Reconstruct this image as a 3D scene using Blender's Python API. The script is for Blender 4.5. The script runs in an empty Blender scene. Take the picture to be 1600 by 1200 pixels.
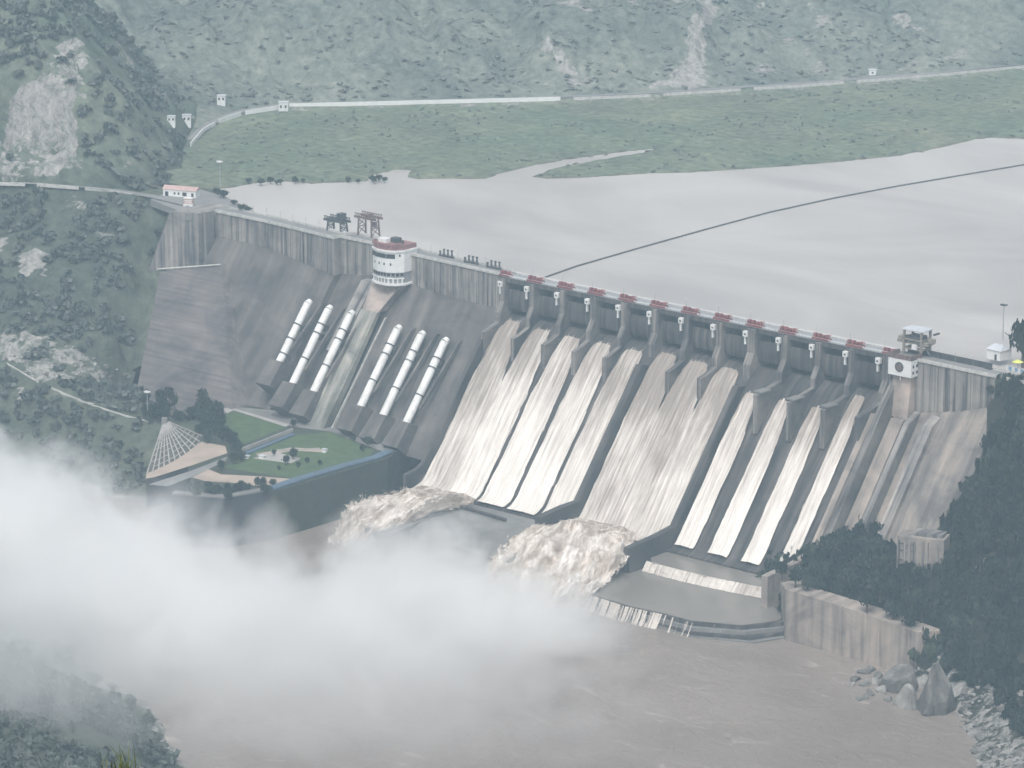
import bpy, bmesh, math, random
import numpy as np
from mathutils import Vector, Matrix, noise as mnoise
random.seed(7); rng = np.random.default_rng(7)
scene = bpy.context.scene
COL = scene.collection

# ------------------------------------------------------------------ camera
PITCH = math.radians(15.0); YAW = 0.71315043; FPX = 6399.4668      # focal length in pixels of a 1600 px wide frame
CR = np.array([math.cos(YAW), math.sin(YAW), 0.0])
CF = np.array([-math.sin(YAW)*math.cos(PITCH), math.cos(YAW)*math.cos(PITCH), -math.sin(PITCH)])
CU = np.cross(CR, CF)
CC = np.array([35.007, -37.3178, -50.0]) - 2282.179*CF
cam = bpy.data.cameras.new('Camera'); camo = bpy.data.objects.new('Camera', cam); COL.objects.link(camo)
cam.sensor_width = 36.0; cam.lens = FPX/1600*36.0; cam.clip_start = 1.0; cam.clip_end = 12000
camo.matrix_world = Matrix(((CR[0], CU[0], -CF[0], CC[0]), (CR[1], CU[1], -CF[1], CC[1]), (CR[2], CU[2], -CF[2], CC[2]), (0, 0, 0, 1)))
scene.camera = camo
scene.render.resolution_x = 1024; scene.render.resolution_y = 768

# ------------------------------------------------------------------ light
SUN_EL = math.radians(58); SUN_AZ = math.radians(150)
world = bpy.data.worlds.new('World'); scene.world = world; world.use_nodes = True
wn = world.node_tree; wn.nodes.clear()
sky = wn.nodes.new('ShaderNodeTexSky'); sky.sky_type = 'NISHITA'; sky.sun_disc = False
sky.sun_elevation = SUN_EL; sky.sun_rotation = SUN_AZ; sky.dust_density = 6.0; sky.air_density = 1.0; sky.ozone_density = 1.0
hs = wn.nodes.new('ShaderNodeHueSaturation'); hs.inputs['Saturation'].default_value = 0.22
bg = wn.nodes.new('ShaderNodeBackground'); bg.inputs['Strength'].default_value = 0.15
wo = wn.nodes.new('ShaderNodeOutputWorld')
wn.links.new(sky.outputs[0], hs.inputs['Color']); wn.links.new(hs.outputs[0], bg.inputs['Color']); wn.links.new(bg.outputs[0], wo.inputs['Surface'])
sd = bpy.data.lights.new('Sun', 'SUN'); sd.energy = 1.5; sd.angle = math.radians(14); sd.color = (1.0, 0.955, 0.89)
so = bpy.data.objects.new('Sun', sd); COL.objects.link(so)
sdir = Vector((math.sin(SUN_AZ)*math.cos(SUN_EL), math.cos(SUN_AZ)*math.cos(SUN_EL), math.sin(SUN_EL)))
so.rotation_euler = sdir.to_track_quat('Z', 'Y').to_euler()
scene.view_settings.view_transform = 'Standard'; scene.view_settings.look = 'None'
scene.view_settings.exposure = 0.14; scene.view_settings.gamma = 1.0
scene.cycles.volume_bounces = 14; scene.cycles.max_bounces = 16
scene.cycles.transparent_max_bounces = 12

HAZE_DENSITY = 0.00014
Z_RES, Z_RIV, Z_POOL, Z_POOL_UP = -3.0, -120.0, -113.0, -108.5

# ------------------------------------------------------------------ surveying: photo pixel + known level -> place in the world
def ray(px, py): return CF + (px-800)/FPX*CR - (py-600)/FPX*CU
def at(px, py, z):
    d = ray(px, py); return CC + d*((z-CC[2])/d[2])
def aty(px, py, y):
    d = ray(px, py); return CC + d*((y-CC[1])/d[1])
def atface(px, py, y0=12.0, s=0.8):
    d = ray(px, py); n = np.array([0, 1, -s]); return CC + d*((y0-n@CC)/(n@d))
def proj(P):
    d = np.asarray(P, float)-CC; w = d@CF
    return 800+FPX*(d@CR)/w, 600-FPX*(d@CU)/w
def in_poly(px, py, poly):
    px = np.asarray(px, float); py = np.asarray(py, float); ins = np.zeros(px.shape, bool)
    n = len(poly)
    for i in range(n):
        x1, y1 = poly[i]; x2, y2 = poly[(i+1) % n]
        c = ((y1 > py) != (y2 > py)) & (px < (x2-x1)*(py-y1)/((y2-y1) if y2 != y1 else 1e-9)+x1)
        ins ^= c
    return ins
def seg_dist(X, Y, pts):
    best = np.full(X.shape, 1e9)
    for (x1, y1), (x2, y2) in zip(pts[:-1], pts[1:]):
        dx, dy = x2-x1, y2-y1; L = dx*dx+dy*dy+1e-9
        t = np.clip(((X-x1)*dx+(Y-y1)*dy)/L, 0, 1)
        best = np.minimum(best, np.hypot(X-x1-t*dx, Y-y1-t*dy))
    return best
def vnoise(X, Y, seed=0):
    """smooth value noise on numpy arrays, -1..1"""
    r = np.random.default_rng(seed).uniform(-1, 1, (256, 256))
    xi = np.floor(X).astype(int); yi = np.floor(Y).astype(int); fx = X-xi; fy = Y-yi
    fx = fx*fx*(3-2*fx); fy = fy*fy*(3-2*fy)
    g = lambda a, b: r[a % 256, b % 256]
    return (g(xi, yi)*(1-fx)+g(xi+1, yi)*fx)*(1-fy)+(g(xi, yi+1)*(1-fx)+g(xi+1, yi+1)*fx)*fy
def fbm(X, Y, s, oct=4, seed=0):
    o = 0; a = 1.0
    for k in range(oct): o = o+a*vnoise(X/s*2**k+13.7*k, Y/s*2**k+5.1*k, seed+k); a *= .5
    return o
class TPS:
    def __init__(self, P, lam=2.0):
        P = np.array(P, float); self.xy = P[:, :2]; n = len(P)
        K = self.phi(np.hypot(*(self.xy[:, None]-self.xy[None]).transpose(2, 0, 1)))+lam*np.eye(n)
        A = np.zeros((n+3, n+3)); A[:n, :n] = K; A[:n, n] = 1; A[:n, n+1:] = self.xy; A[n, :n] = 1; A[n+1:, :n] = self.xy.T
        self.w = np.linalg.solve(A, np.concatenate([P[:, 2], [0, 0, 0]]))
    @staticmethod
    def phi(r): return r                                            # linear radial basis: no overshoot
    def __call__(self, X, Y):
        X = np.asarray(X, float); sh = X.shape; x = X.ravel(); y = np.asarray(Y, float).ravel(); o = np.zeros(len(x)); n = len(self.xy)
        for s in range(0, len(x), 20000):
            r = np.hypot(x[s:s+20000, None]-self.xy[:, 0], y[s:s+20000, None]-self.xy[:, 1])
            o[s:s+20000] = self.phi(r)@self.w[:n]+self.w[n]+self.w[n+1]*x[s:s+20000]+self.w[n+2]*y[s:s+20000]
        return o.reshape(sh)
def hit(px, py, H, z0=150.0, z1=-150.0, n=600):
    zs = np.linspace(z0, z1, n); P = np.array([at(px, py, z) for z in zs]); h = H(P[:, 0], P[:, 1])
    k = np.argmax(zs <= h); return P[k] if zs[k] <= h[k] else P[-1]

# ------------------------------------------------------------------ materials
def new_mat(name):
    m = bpy.data.materials.new(name); m.use_nodes = True; nt = m.node_tree; nt.nodes.clear()
    o = nt.nodes.new('ShaderNodeOutputMaterial'); b = nt.nodes.new('ShaderNodeBsdfPrincipled'); nt.links.new(b.outputs[0], o.inputs['Surface'])
    return m, nt, b, o
def N(nt, t, **kw):
    n = nt.nodes.new(t)
    for k, v in kw.items():
        if k in n.inputs: n.inputs[k].default_value = v
        else: setattr(n, k, v)
    return n
def coords(nt, scale):
    g = N(nt, 'ShaderNodeNewGeometry'); mp = N(nt, 'ShaderNodeMapping'); mp.inputs['Scale'].default_value = scale
    nt.links.new(g.outputs['Position'], mp.inputs['Vector']); return mp.outputs[0]
def noise_n(nt, scale, detail=4, rough=.55, s=1.0, dist=0.0):
    n = N(nt, 'ShaderNodeTexNoise'); n.inputs['Scale'].default_value = s; n.inputs['Detail'].default_value = detail; n.inputs['Roughness'].default_value = rough
    n.inputs['Distortion'].default_value = dist
    nt.links.new(coords(nt, scale), n.inputs['Vector']); return n.outputs['Fac']
def ramp(nt, fac, stops):
    r = N(nt, 'ShaderNodeValToRGB'); e = r.color_ramp.elements
    while len(e) < len(stops): e.new(0.5)
    for k, (p, c) in enumerate(stops): e[k].position = p; e[k].color = (*c, 1) if len(c) == 3 else c
    nt.links.new(fac, r.inputs[0]); return r.outputs[0]
def mixc(nt, a, b, fac, mode='MIX'):
    m = N(nt, 'ShaderNodeMix', data_type='RGBA', blend_type=mode)
    for s, v in ((m.inputs[6], a), (m.inputs[7], b), (m.inputs[0], fac)):
        if hasattr(v, 'links'): nt.links.new(v, s)
        elif isinstance(v, (int, float)): s.default_value = v
        else: s.default_value = (*v, 1)
    return m.outputs[2]
def math_n(nt, op, a, b=0.0, c=0.0):
    m = N(nt, 'ShaderNodeMath', operation=op)
    for i, v in enumerate((a, b, c)):
        if hasattr(v, 'links'): nt.links.new(v, m.inputs[i])
        else: m.inputs[i].default_value = v
    return m.outputs[0]
def bump(nt, b, h, strength=.4, dist=1.0):
    n = N(nt, 'ShaderNodeBump'); n.inputs['Strength'].default_value = strength; n.inputs['Distance'].default_value = dist
    nt.links.new(h, n.inputs['Height']); nt.links.new(n.outputs[0], b.inputs['Normal'])
def plain(name, c1, c2=None, scale=.5, rough=.75, metal=0.0):
    m, nt, b, o = new_mat(name); c2 = c2 or tuple(v*.7 for v in c1)
    f = noise_n(nt, (scale,)*3, 4)
    nt.links.new(ramp(nt, f, [(.35, c2), (.65, c1)]), b.inputs['Base Color']); b.inputs['Roughness'].default_value = rough; b.inputs['Metallic'].default_value = metal
    return m
def streaky(name, base, dark, pale, fx=.35, fz=.012, contrast=(.38, .5, .66), extra=None):
    """weathered concrete with run-off streaks that follow the fall line"""
    m, nt, b, o = new_mat(name)
    f = noise_n(nt, (fx, fz, fz), 6, .62)
    c = ramp(nt, f, [(contrast[0], dark), (contrast[1], base), (contrast[2], pale)])
    g = noise_n(nt, (.035, .045, .045), 7, .68, dist=.6)
    c = mixc(nt, c, ramp(nt, g, [(.32, (.5, .5, .52)), (.5, (.95, .95, .95)), (.68, (1.3, 1.26, 1.2))]), 1.0, 'MULTIPLY')
    if extra: c = mixc(nt, c, extra, math_n(nt, 'MULTIPLY', ramp(nt, noise_n(nt, (.12, .03, .03), 4), [(.52, (0, 0, 0)), (.68, (1, 1, 1))]), .7))
    nt.links.new(c, b.inputs['Base Color']); b.inputs['Roughness'].default_value = .85
    bump(nt, b, f, .35, .6); return m
M = {}
M['wall'] = streaky('weathered concrete wall', (.23, .215, .205), (.075, .075, .08), (.38, .35, .325), fx=.30, fz=.01)
M['slope'] = streaky('grey stained masonry', (.125, .114, .108), (.052, .05, .05), (.215, .195, .18), fx=.13, fz=.02, contrast=(.24, .52, .84))
M['slope_right'] = streaky('brown stained masonry', (.25, .22, .20), (.12, .11, .105), (.42, .36, .31), fx=.15, fz=.022, contrast=(.3, .5, .76))
M['strip'] = streaky('mossy concrete strip', (.27, .265, .235), (.15, .15, .13), (.36, .34, .31), fx=.3, fz=.03)
M['pillar'] = streaky('tan plastered pillar', (.37, .31, .28), (.26, .22, .2), (.46, .38, .34), fx=.1, fz=.05)
M['pier'] = streaky('damp concrete pier', (.16, .148, .14), (.06, .06, .062), (.28, .255, .235), fx=.5, fz=.02)
M['dark_wet'] = streaky('wet dark concrete', (.066, .061, .058), (.03, .03, .031), (.13, .12, .113), fx=.4, fz=.02)
M['river_wall'] = streaky('tan stained river wall', (.31, .265, .235), (.17, .148, .132), (.40, .345, .305), fx=.25, fz=.014, contrast=(.34, .5, .68))
M['apron'] = plain('grey apron concrete', (.24, .235, .225), (.17, .165, .16), .08)
M['white'] = plain('white paint', (.80, .80, .79), (.72, .72, .71), .3, .6)
pm_, pnt, pb_, _ = new_mat('white painted pipe')
pc = mixc(pnt, ramp(pnt, noise_n(pnt, (.2, .2, .2), 5), [(.35, (.66, .65, .63)), (.6, (.84, .84, .83))]), (.36, .29, .23), math_n(pnt, 'MULTIPLY', ramp(pnt, noise_n(pnt, (.8, .12, .12), 7, .7), [(.56, (0, 0, 0)), (.72, (1, 1, 1))]), .6))
pnt.links.new(pc, pb_.inputs['Base Color']); pb_.inputs['Roughness'].default_value = .5; M['pipe'] = pm_
M['kerb'] = plain('pale concrete kerb', (.6, .58, .55), (.42, .41, .39), .4)
M['deck'] = plain('crest road surface', (.26, .255, .25), (.2, .2, .2), .1)
M['red'] = plain('faded red paint', (.27, .075, .07), (.17, .05, .05), .4, .55)
M['redpale'] = plain('pale red paint', (.55, .40, .37), (.46, .31, .29), .4, .6)
M['steel'] = plain('dark grey steel', (.10, .105, .11), (.06, .06, .065), .4, .5, .3)
M['rust'] = plain('rusty steel', (.22, .14, .12), (.11, .08, .075), .5, .7)
M['steel_light'] = plain('galvanised steel', (.4, .41, .42), (.3, .3, .31), .5, .5, .3)
M['glass'] = plain('dark window glass', (.03, .035, .04), (.02, .02, .025), .5, .15)
M['bluegrey'] = plain('blue grey roof sheet', (.10, .155, .22), (.07, .11, .16), .15, .5)
M['powerwall'] = plain('dark grey building wall', (.05, .052, .06), (.035, .038, .043), .05, .8)
M['palegrey'] = plain('pale grey sheet roof', (.6, .62, .66), (.5, .52, .56), .2, .5)
M['tan'] = plain('tan paving', (.46, .37, .31), (.37, .30, .25), .06)
M['shrubland'] = plain('dark planted ground', (.05, .06, .04), (.03, .04, .028), .2, .95)
M['lawn'] = plain('mown lawn', (.075, .12, .04), (.05, .085, .035), .15, .9)
M['path'] = plain('pale garden path', (.42, .40, .38), (.33, .31, .29), .2)
M['yellow'] = plain('yellow cloth', (.75, .8, .2), (.65, .7, .15), .3)
M['bluepaint'] = plain('blue painted panels', (.25, .4, .55), (.2, .34, .48), .5)
M['bark'] = plain('tree bark', (.12, .09, .07), (.07, .055, .045), .8, .9)

def leaf_mat(name, dark, mid, light):
    m, nt, b, o = new_mat(name)
    a = N(nt, 'ShaderNodeAttribute', attribute_name='tint')
    f = math_n(nt, 'ADD', math_n(nt, 'MULTIPLY', a.outputs['Fac'], .8), math_n(nt, 'MULTIPLY', noise_n(nt, (.35,)*3, 3), .35))
    oi = N(nt, 'ShaderNodeObjectInfo'); f = math_n(nt, 'ADD', f, math_n(nt, 'MULTIPLY', math_n(nt, 'SUBTRACT', oi.outputs['Random'], .5), .5))
    nt.links.new(ramp(nt, f, [(.2, dark), (.55, mid), (.95, light)]), b.inputs['Base Color']); b.inputs['Roughness'].default_value = .8
    b.inputs['Specular IOR Level'].default_value = .2
    return m
M['leaf'] = leaf_mat('tree leaves', (.008, .016, .013), (.020, .034, .024), (.052, .072, .046))
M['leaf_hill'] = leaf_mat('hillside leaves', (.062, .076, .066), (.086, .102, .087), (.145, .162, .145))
M['leaf_far'] = leaf_mat('hill scrub leaves', (.15, .168, .158), (.178, .195, .18), (.205, .22, .20))  # pale grey-green: extra distance haze is put into the leaf colour
def ground_mat(name, bumpd=1.5):
    m, nt, b, o = new_mat(name)
    a = N(nt, 'ShaderNodeAttribute', attribute_name='cover'); ba = N(nt, 'ShaderNodeAttribute', attribute_name='bare')
    f = noise_n(nt, (.16,)*3, 7, .68); fine = noise_n(nt, (.11, .11, .15), 9, .74, dist=.8)
    c = mixc(nt, a.outputs['Color'], ramp(nt, f, [(.28, (.5, .52, .52)), (.72, (1.45, 1.42, 1.38))]), 1.0, 'MULTIPLY')
    g = noise_n(nt, (.02,)*3, 4, .6)
    c = mixc(nt, c, ramp(nt, g, [(.3, (.75, .8, .78)), (.7, (1.2, 1.18, 1.1))]), 1.0, 'MULTIPLY')
    k = math_n(nt, 'ADD', ba.outputs['Fac'], math_n(nt, 'MULTIPLY', math_n(nt, 'SUBTRACT', fine, .5), 2.2))
    k = ramp(nt, k, [(.52, (0, 0, 0)), (.66, (1, 1, 1))])
    stone = ramp(nt, noise_n(nt, (.2, .2, .09), 8, .75, dist=.5), [(.33, (.10, .10, .095)), (.48, (.27, .26, .245)), (.68, (.47, .45, .42))])
    c = mixc(nt, c, stone, k)
    nt.links.new(c, b.inputs['Base Color']); b.inputs['Roughness'].default_value = .95; b.inputs['Specular IOR Level'].default_value = .1
    bump(nt, b, math_n(nt, 'ADD', f, math_n(nt, 'MULTIPLY', fine, .8)), .9, bumpd); return m
M['ground'] = ground_mat('hillside ground')
def water_mat(name, c1, c2, ripple, rough, scale=(.02, .02, .02), foam=None):
    m, nt, b, o = new_mat(name)
    f = noise_n(nt, scale, 5, .6, dist=.6)
    c = ramp(nt, f, [(.35, c1), (.65, c2)])
    if foam:
        fo = noise_n(nt, foam[0], 7, .7, dist=1.2)
        big = noise_n(nt, (.012, .012, .012), 3)
        k = math_n(nt, 'MULTIPLY', ramp(nt, fo, [(foam[1], (0, 0, 0)), (foam[2], (1, 1, 1))]), ramp(nt, big, [(.4, (0, 0, 0)), (.6, (1, 1, 1))]))
        c = mixc(nt, c, (.50, .455, .42), k)
    nt.links.new(c, b.inputs['Base Color']); b.inputs['Roughness'].default_value = rough; b.inputs['IOR'].default_value = 1.33
    bump(nt, b, noise_n(nt, ripple[0], 5, .65, dist=.5), ripple[1], ripple[2]); return m
M['reservoir'] = water_mat('muddy reservoir water', (.37, .34, .325), (.565, .535, .51), ((.25, .25, .25), .08, .3), .28, (.004, .0075, .006))  # broad light and dark patches paint sky reflections into the water colour
M['river'] = water_mat('silty river water', (.205, .170, .148), (.262, .222, .198), ((.10, .16, .14), .75, 1.6), .3, (.012, .012, .012), ((.035, .075, .06), .575, .76))
M['pool'] = water_mat('grey pool water', (.19, .175, .155), (.22, .20, .18), ((.4, .4, .4), .1, .2), .25)
def fall_mat(name, brown, white, thr):
    m, nt, b, o = new_mat(name)
    st = noise_n(nt, (.8, .028, .028), 8, .66, dist=.3)
    bl = noise_n(nt, (.06, .035, .035), 5, .6)
    a = N(nt, 'ShaderNodeAttribute', attribute_name='froth')
    f = math_n(nt, 'ADD', math_n(nt, 'ADD', math_n(nt, 'MULTIPLY', st, .75), math_n(nt, 'MULTIPLY', bl, .45)), math_n(nt, 'MULTIPLY', a.outputs['Fac'], .34))
    c = ramp(nt, f, [(thr, brown), (thr+.15, tuple(.5*(p+q) for p, q in zip(brown, white))), (thr+.34, white)])
    nt.links.new(c, b.inputs['Base Color']); b.inputs['Roughness'].default_value = .6
    bump(nt, b, st, .6, .8)
    e = N(nt, 'ShaderNodeAttribute', attribute_name='edge')
    al = math_n(nt, 'GREATER_THAN', math_n(nt, 'ADD', e.outputs['Fac'], math_n(nt, 'MULTIPLY', st, .9)), .62)
    nt.links.new(al, b.inputs['Alpha'])
    return m
M['fall'] = fall_mat('falling water', (.30, .255, .222), (.86, .80, .735), .55)
def churn_mat(name):
    m, nt, b, o = new_mat(name)
    fl_ = N(nt, 'ShaderNodeAttribute', attribute_name='flow'); mp = N(nt, 'ShaderNodeMapping'); mp.inputs['Scale'].default_value = (.26, .075, 1); nt.links.new(fl_.outputs['Vector'], mp.inputs['Vector'])
    n = N(nt, 'ShaderNodeTexNoise'); n.inputs['Scale'].default_value = 1; n.inputs['Detail'].default_value = 8; n.inputs['Roughness'].default_value = .7; n.inputs['Distortion'].default_value = .9; nt.links.new(mp.outputs[0], n.inputs['Vector'])
    f = math_n(nt, 'ADD', math_n(nt, 'MULTIPLY', n.outputs['Fac'], .68), math_n(nt, 'MULTIPLY', noise_n(nt, (.07, .07, .07), 6, .7, dist=.8), .32))
    c = ramp(nt, f, [(.34, (.30, .24, .20)), (.47, (.52, .455, .40)), (.60, (.84, .79, .745))])
    nt.links.new(c, b.inputs['Base Color']); b.inputs['Roughness'].default_value = .7
    bump(nt, b, f, .7, 2.0)
    e = N(nt, 'ShaderNodeAttribute', attribute_name='edge'); sp_ = noise_n(nt, (.3, .3, .3), 7, .72)
    nt.links.new(math_n(nt, 'GREATER_THAN', math_n(nt, 'ADD', e.outputs['Fac'], sp_), .62), b.inputs['Alpha']); return m
M['churn'] = churn_mat('churning brown white water')
def rock_mat(name, c1, c2, c3, s=.12):
    m, nt, b, o = new_mat(name); f = noise_n(nt, (s, s, s*.6), 8, .68, dist=.4)
    nt.links.new(ramp(nt, f, [(.34, c1), (.5, c2), (.68, c3)]), b.inputs['Base Color']); b.inputs['Roughness'].default_value = .9; bump(nt, b, f, .8, 1.0); return m
M['rock'] = rock_mat('grey river rock', (.06, .057, .054), (.135, .128, .12), (.26, .245, .225))
M['rock_pale'] = rock_mat('pale river rock', (.14, .132, .125), (.25, .238, .222), (.40, .38, .355))

# ------------------------------------------------------------------ mesh helpers
def link(o, parent=None):
    COL.objects.link(o)
    if parent is not None:
        o.parent = parent
        if parent.name in SITE_BUILT: o.matrix_parent_inverse = parent.matrix_basis.inverted()
    return o
SITE_BUILT = set()                                                   # things whose parts are drawn in site coordinates
def tag(o, label=None, cat=None, group=None, kind=None):
    if label: o['label'] = label
    if cat: o['category'] = cat
    if group: o['group'] = group
    if kind: o['kind'] = kind
    return o
def empty(name, loc, rz=0.0, site=False):
    o = bpy.data.objects.new(name, None); o.location = tuple(float(v) for v in loc); o.rotation_euler = (0, 0, rz); o.empty_display_size = 2; COL.objects.link(o)
    if site: SITE_BUILT.add(o.name)
    return o
def copy_thing(o, parent=None):
    c = o.copy(); COL.objects.link(c)
    if parent is not None: c.parent = parent
    for ch in list(o.children): copy_thing(ch, c)
    return c
class MB:
    def __init__(s): s.v = []; s.f = []
    def add(s, vs, fs):
        n = len(s.v); s.v += [tuple(float(q) for q in v) for v in vs]; s.f += [tuple(i+n for i in f) for f in fs]; return s
    def box(s, c, size, rz=0.0, M4=None):
        x, y, z = (q/2 for q in size); vs = [(-x, -y, -z), (x, -y, -z), (x, y, -z), (-x, y, -z), (-x, -y, z), (x, -y, z), (x, y, z), (-x, y, z)]
        cs, sn = math.cos(rz), math.sin(rz)
        vs = [(a*cs-b*sn+c[0], a*sn+b*cs+c[1], d+c[2]) for a, b, d in vs]
        return s.add(vs, [(0, 3, 2, 1), (4, 5, 6, 7), (0, 1, 5, 4), (1, 2, 6, 5), (2, 3, 7, 6), (3, 0, 4, 7)])
    def tube(s, p, q, r, r2=None, n=8, caps=True):
        p = Vector([float(a) for a in p]); q = Vector([float(a) for a in q]); d = (q-p).normalized(); u = d.orthogonal().normalized(); w = d.cross(u); r2 = r if r2 is None else r2
        vs = []
        for c, rr in ((p, r), (q, r2)):
            for k in range(n): a = 2*math.pi*k/n; vs.append(c+u*math.cos(a)*rr+w*math.sin(a)*rr)
        fs = [(k, (k+1) % n, n+(k+1) % n, n+k) for k in range(n)]
        if caps: fs += [tuple(range(n-1, -1, -1)), tuple(range(n, 2*n))]
        return s.add(vs, fs)
    def prism(s, poly, z0, z1):
        n = len(poly); vs = [(x, y, z0) for x, y in poly]+[(x, y, z1) for x, y in poly]
        a = sum(poly[i][0]*poly[(i+1) % n][1]-poly[(i+1) % n][0]*poly[i][1] for i in range(n))
        fs = [(i, (i+1) % n, n+(i+1) % n, n+i) for i in range(n)]+[tuple(range(n-1, -1, -1)), tuple(range(n, 2*n))]
        if a < 0: fs = [tuple(reversed(f)) for f in fs]
        return s.add(vs, fs)
    def xprism(s, prof, x0, x1):
        """(y,z) outline pulled along x"""
        return s.loft([[(x0, y, z) for y, z in prof], [(x1, y, z) for y, z in prof]])
    def loft(s, secs, caps=True):
        n = len(secs[0]); vs = [p for q in secs for p in q]; fs = []
        for k in range(len(secs)-1):
            for i in range(n): fs.append((k*n+i, k*n+(i+1) % n, (k+1)*n+(i+1) % n, (k+1)*n+i))
        if caps: fs += [tuple(range(n-1, -1, -1)), tuple(range((len(secs)-1)*n, len(secs)*n))]
        return s.add(vs, fs)
    def build(s, name, mat, parent=None, smooth=False, fix=True):
        me = bpy.data.meshes.new(name); me.from_pydata(s.v, [], s.f); me.update()
        if fix:
            bm = bmesh.new(); bm.from_mesh(me); bmesh.ops.recalc_face_normals(bm, faces=bm.faces); bm.to_mesh(me); bm.free()
        me.materials.append(mat)
        if smooth: me.polygons.foreach_set('use_smooth', [True]*len(me.polygons))
        o = bpy.data.objects.new(name, me); return link(o, parent)
def grid_obj(name, V, nu, nv, mat, parent=None, smooth=True, keep=None, attrs=None):
    """V: (nu*nv,3) rows of u"""
    V = np.asarray(V, float); i = np.arange(nu-1)[:, None]*nv+np.arange(nv-1)[None]
    F = np.stack([i, i+nv, i+nv+1, i+1], -1).reshape(-1, 4)
    if keep is not None:
        F = F[keep[F].all(1)]; used = np.unique(F); mp = np.full(len(V), -1); mp[used] = np.arange(len(used)); F = mp[F]; V = V[used]
        if attrs: attrs = {k: a[used] for k, a in attrs.items()}
    me = bpy.data.meshes.new(name); me.from_pydata(V.tolist(), [], F.tolist()); me.update(); me.materials.append(mat)
    if smooth: me.polygons.foreach_set('use_smooth', [True]*len(me.polygons))
    for k, a in (attrs or {}).items():
        if a.ndim == 1:
            at_ = me.attributes.new(k, 'FLOAT', 'POINT'); at_.data.foreach_set('value', a.astype(np.float32))
        else:
            at_ = me.attributes.new(k, 'FLOAT_COLOR', 'POINT'); at_.data.foreach_set('color', np.c_[a, np.ones(len(a))].astype(np.float32).ravel())
    return link(bpy.data.objects.new(name, me), parent)
def leaf_arrays(n, R, H, size, seed, squash=1.0):
    """leaf quads through a lumpy crown: arrays (n,4,3) and a tint per leaf"""
    g = np.random.default_rng(seed); k = max(4, n//9)
    lob = g.normal(size=(k, 3)); lob /= np.linalg.norm(lob, axis=1)[:, None]; lob *= g.uniform(.25, .78, (k, 1))
    w = g.integers(0, k, n); p = lob[w]+g.normal(size=(n, 3))*.2
    r = np.linalg.norm(p, axis=1); p = np.where((r > 1)[:, None], p/np.maximum(r, 1e-6)[:, None], p)
    nrm = p+g.normal(size=(n, 3))*.55; nrm /= np.linalg.norm(nrm, axis=1)[:, None]
    a = np.cross(nrm, g.normal(size=(n, 3))); a /= np.linalg.norm(a, axis=1)[:, None]; b = np.cross(nrm, a)
    s = g.uniform(.6, 1.25, (n, 1))*size
    c = p*np.array([R, R, H/2])+np.array([0, 0, H/2])
    Q = np.stack([c-a*s-b*s*.7, c+a*s-b*s*.5, c+a*s*.8+b*s*.8, c-a*s*.9+b*s*.6], 1)
    t = np.clip(.45+g.normal(size=k)*.22, 0, 1)[w]+g.normal(size=n)*.08
    return Q, np.clip(t, 0, 1)
def leaf_obj(name, Q, T, mat, parent=None):
    V = Q.reshape(-1, 3); n = len(Q); F = np.arange(n*4).reshape(n, 4)
    me = bpy.data.meshes.new(name); me.vertices.add(len(V)); me.vertices.foreach_set('co', V.astype(np.float32).ravel())
    me.loops.add(n*4); me.loops.foreach_set('vertex_index', F.astype(np.int32).ravel()); me.polygons.add(n)
    me.polygons.foreach_set('loop_start', np.arange(0, n*4, 4, dtype=np.int32)); me.update(calc_edges=True); me.validate()
    me.materials.append(mat); a = me.attributes.new('tint', 'FLOAT', 'POINT'); a.data.foreach_set('value', np.repeat(T, 4).astype(np.float32))
    return link(bpy.data.objects.new(name, me), parent)
CROWNS = [leaf_arrays(38, 1, 1, .30, 100+k) for k in range(10)]
def scatter(name, P, radii, heights, mat, tints=None):
    Qs = []; Ts = []
    for i, (p, r, h) in enumerate(zip(P, radii, heights)):
        Q, T = CROWNS[i % 10]; a = rng.uniform(0, 6.28); c, s = math.cos(a), math.sin(a)
        X = Q[..., 0]*c-Q[..., 1]*s; Y = Q[..., 0]*s+Q[..., 1]*c
        Qs.append(np.stack([X*r+p[0], Y*r+p[1], Q[..., 2]*h+p[2]-h*.12], -1)); Ts.append(np.clip(T+(tints[i] if tints is not None else 0), 0, 1))
    return leaf_obj(name, np.concatenate(Qs), np.concatenate(Ts), mat)

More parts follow.
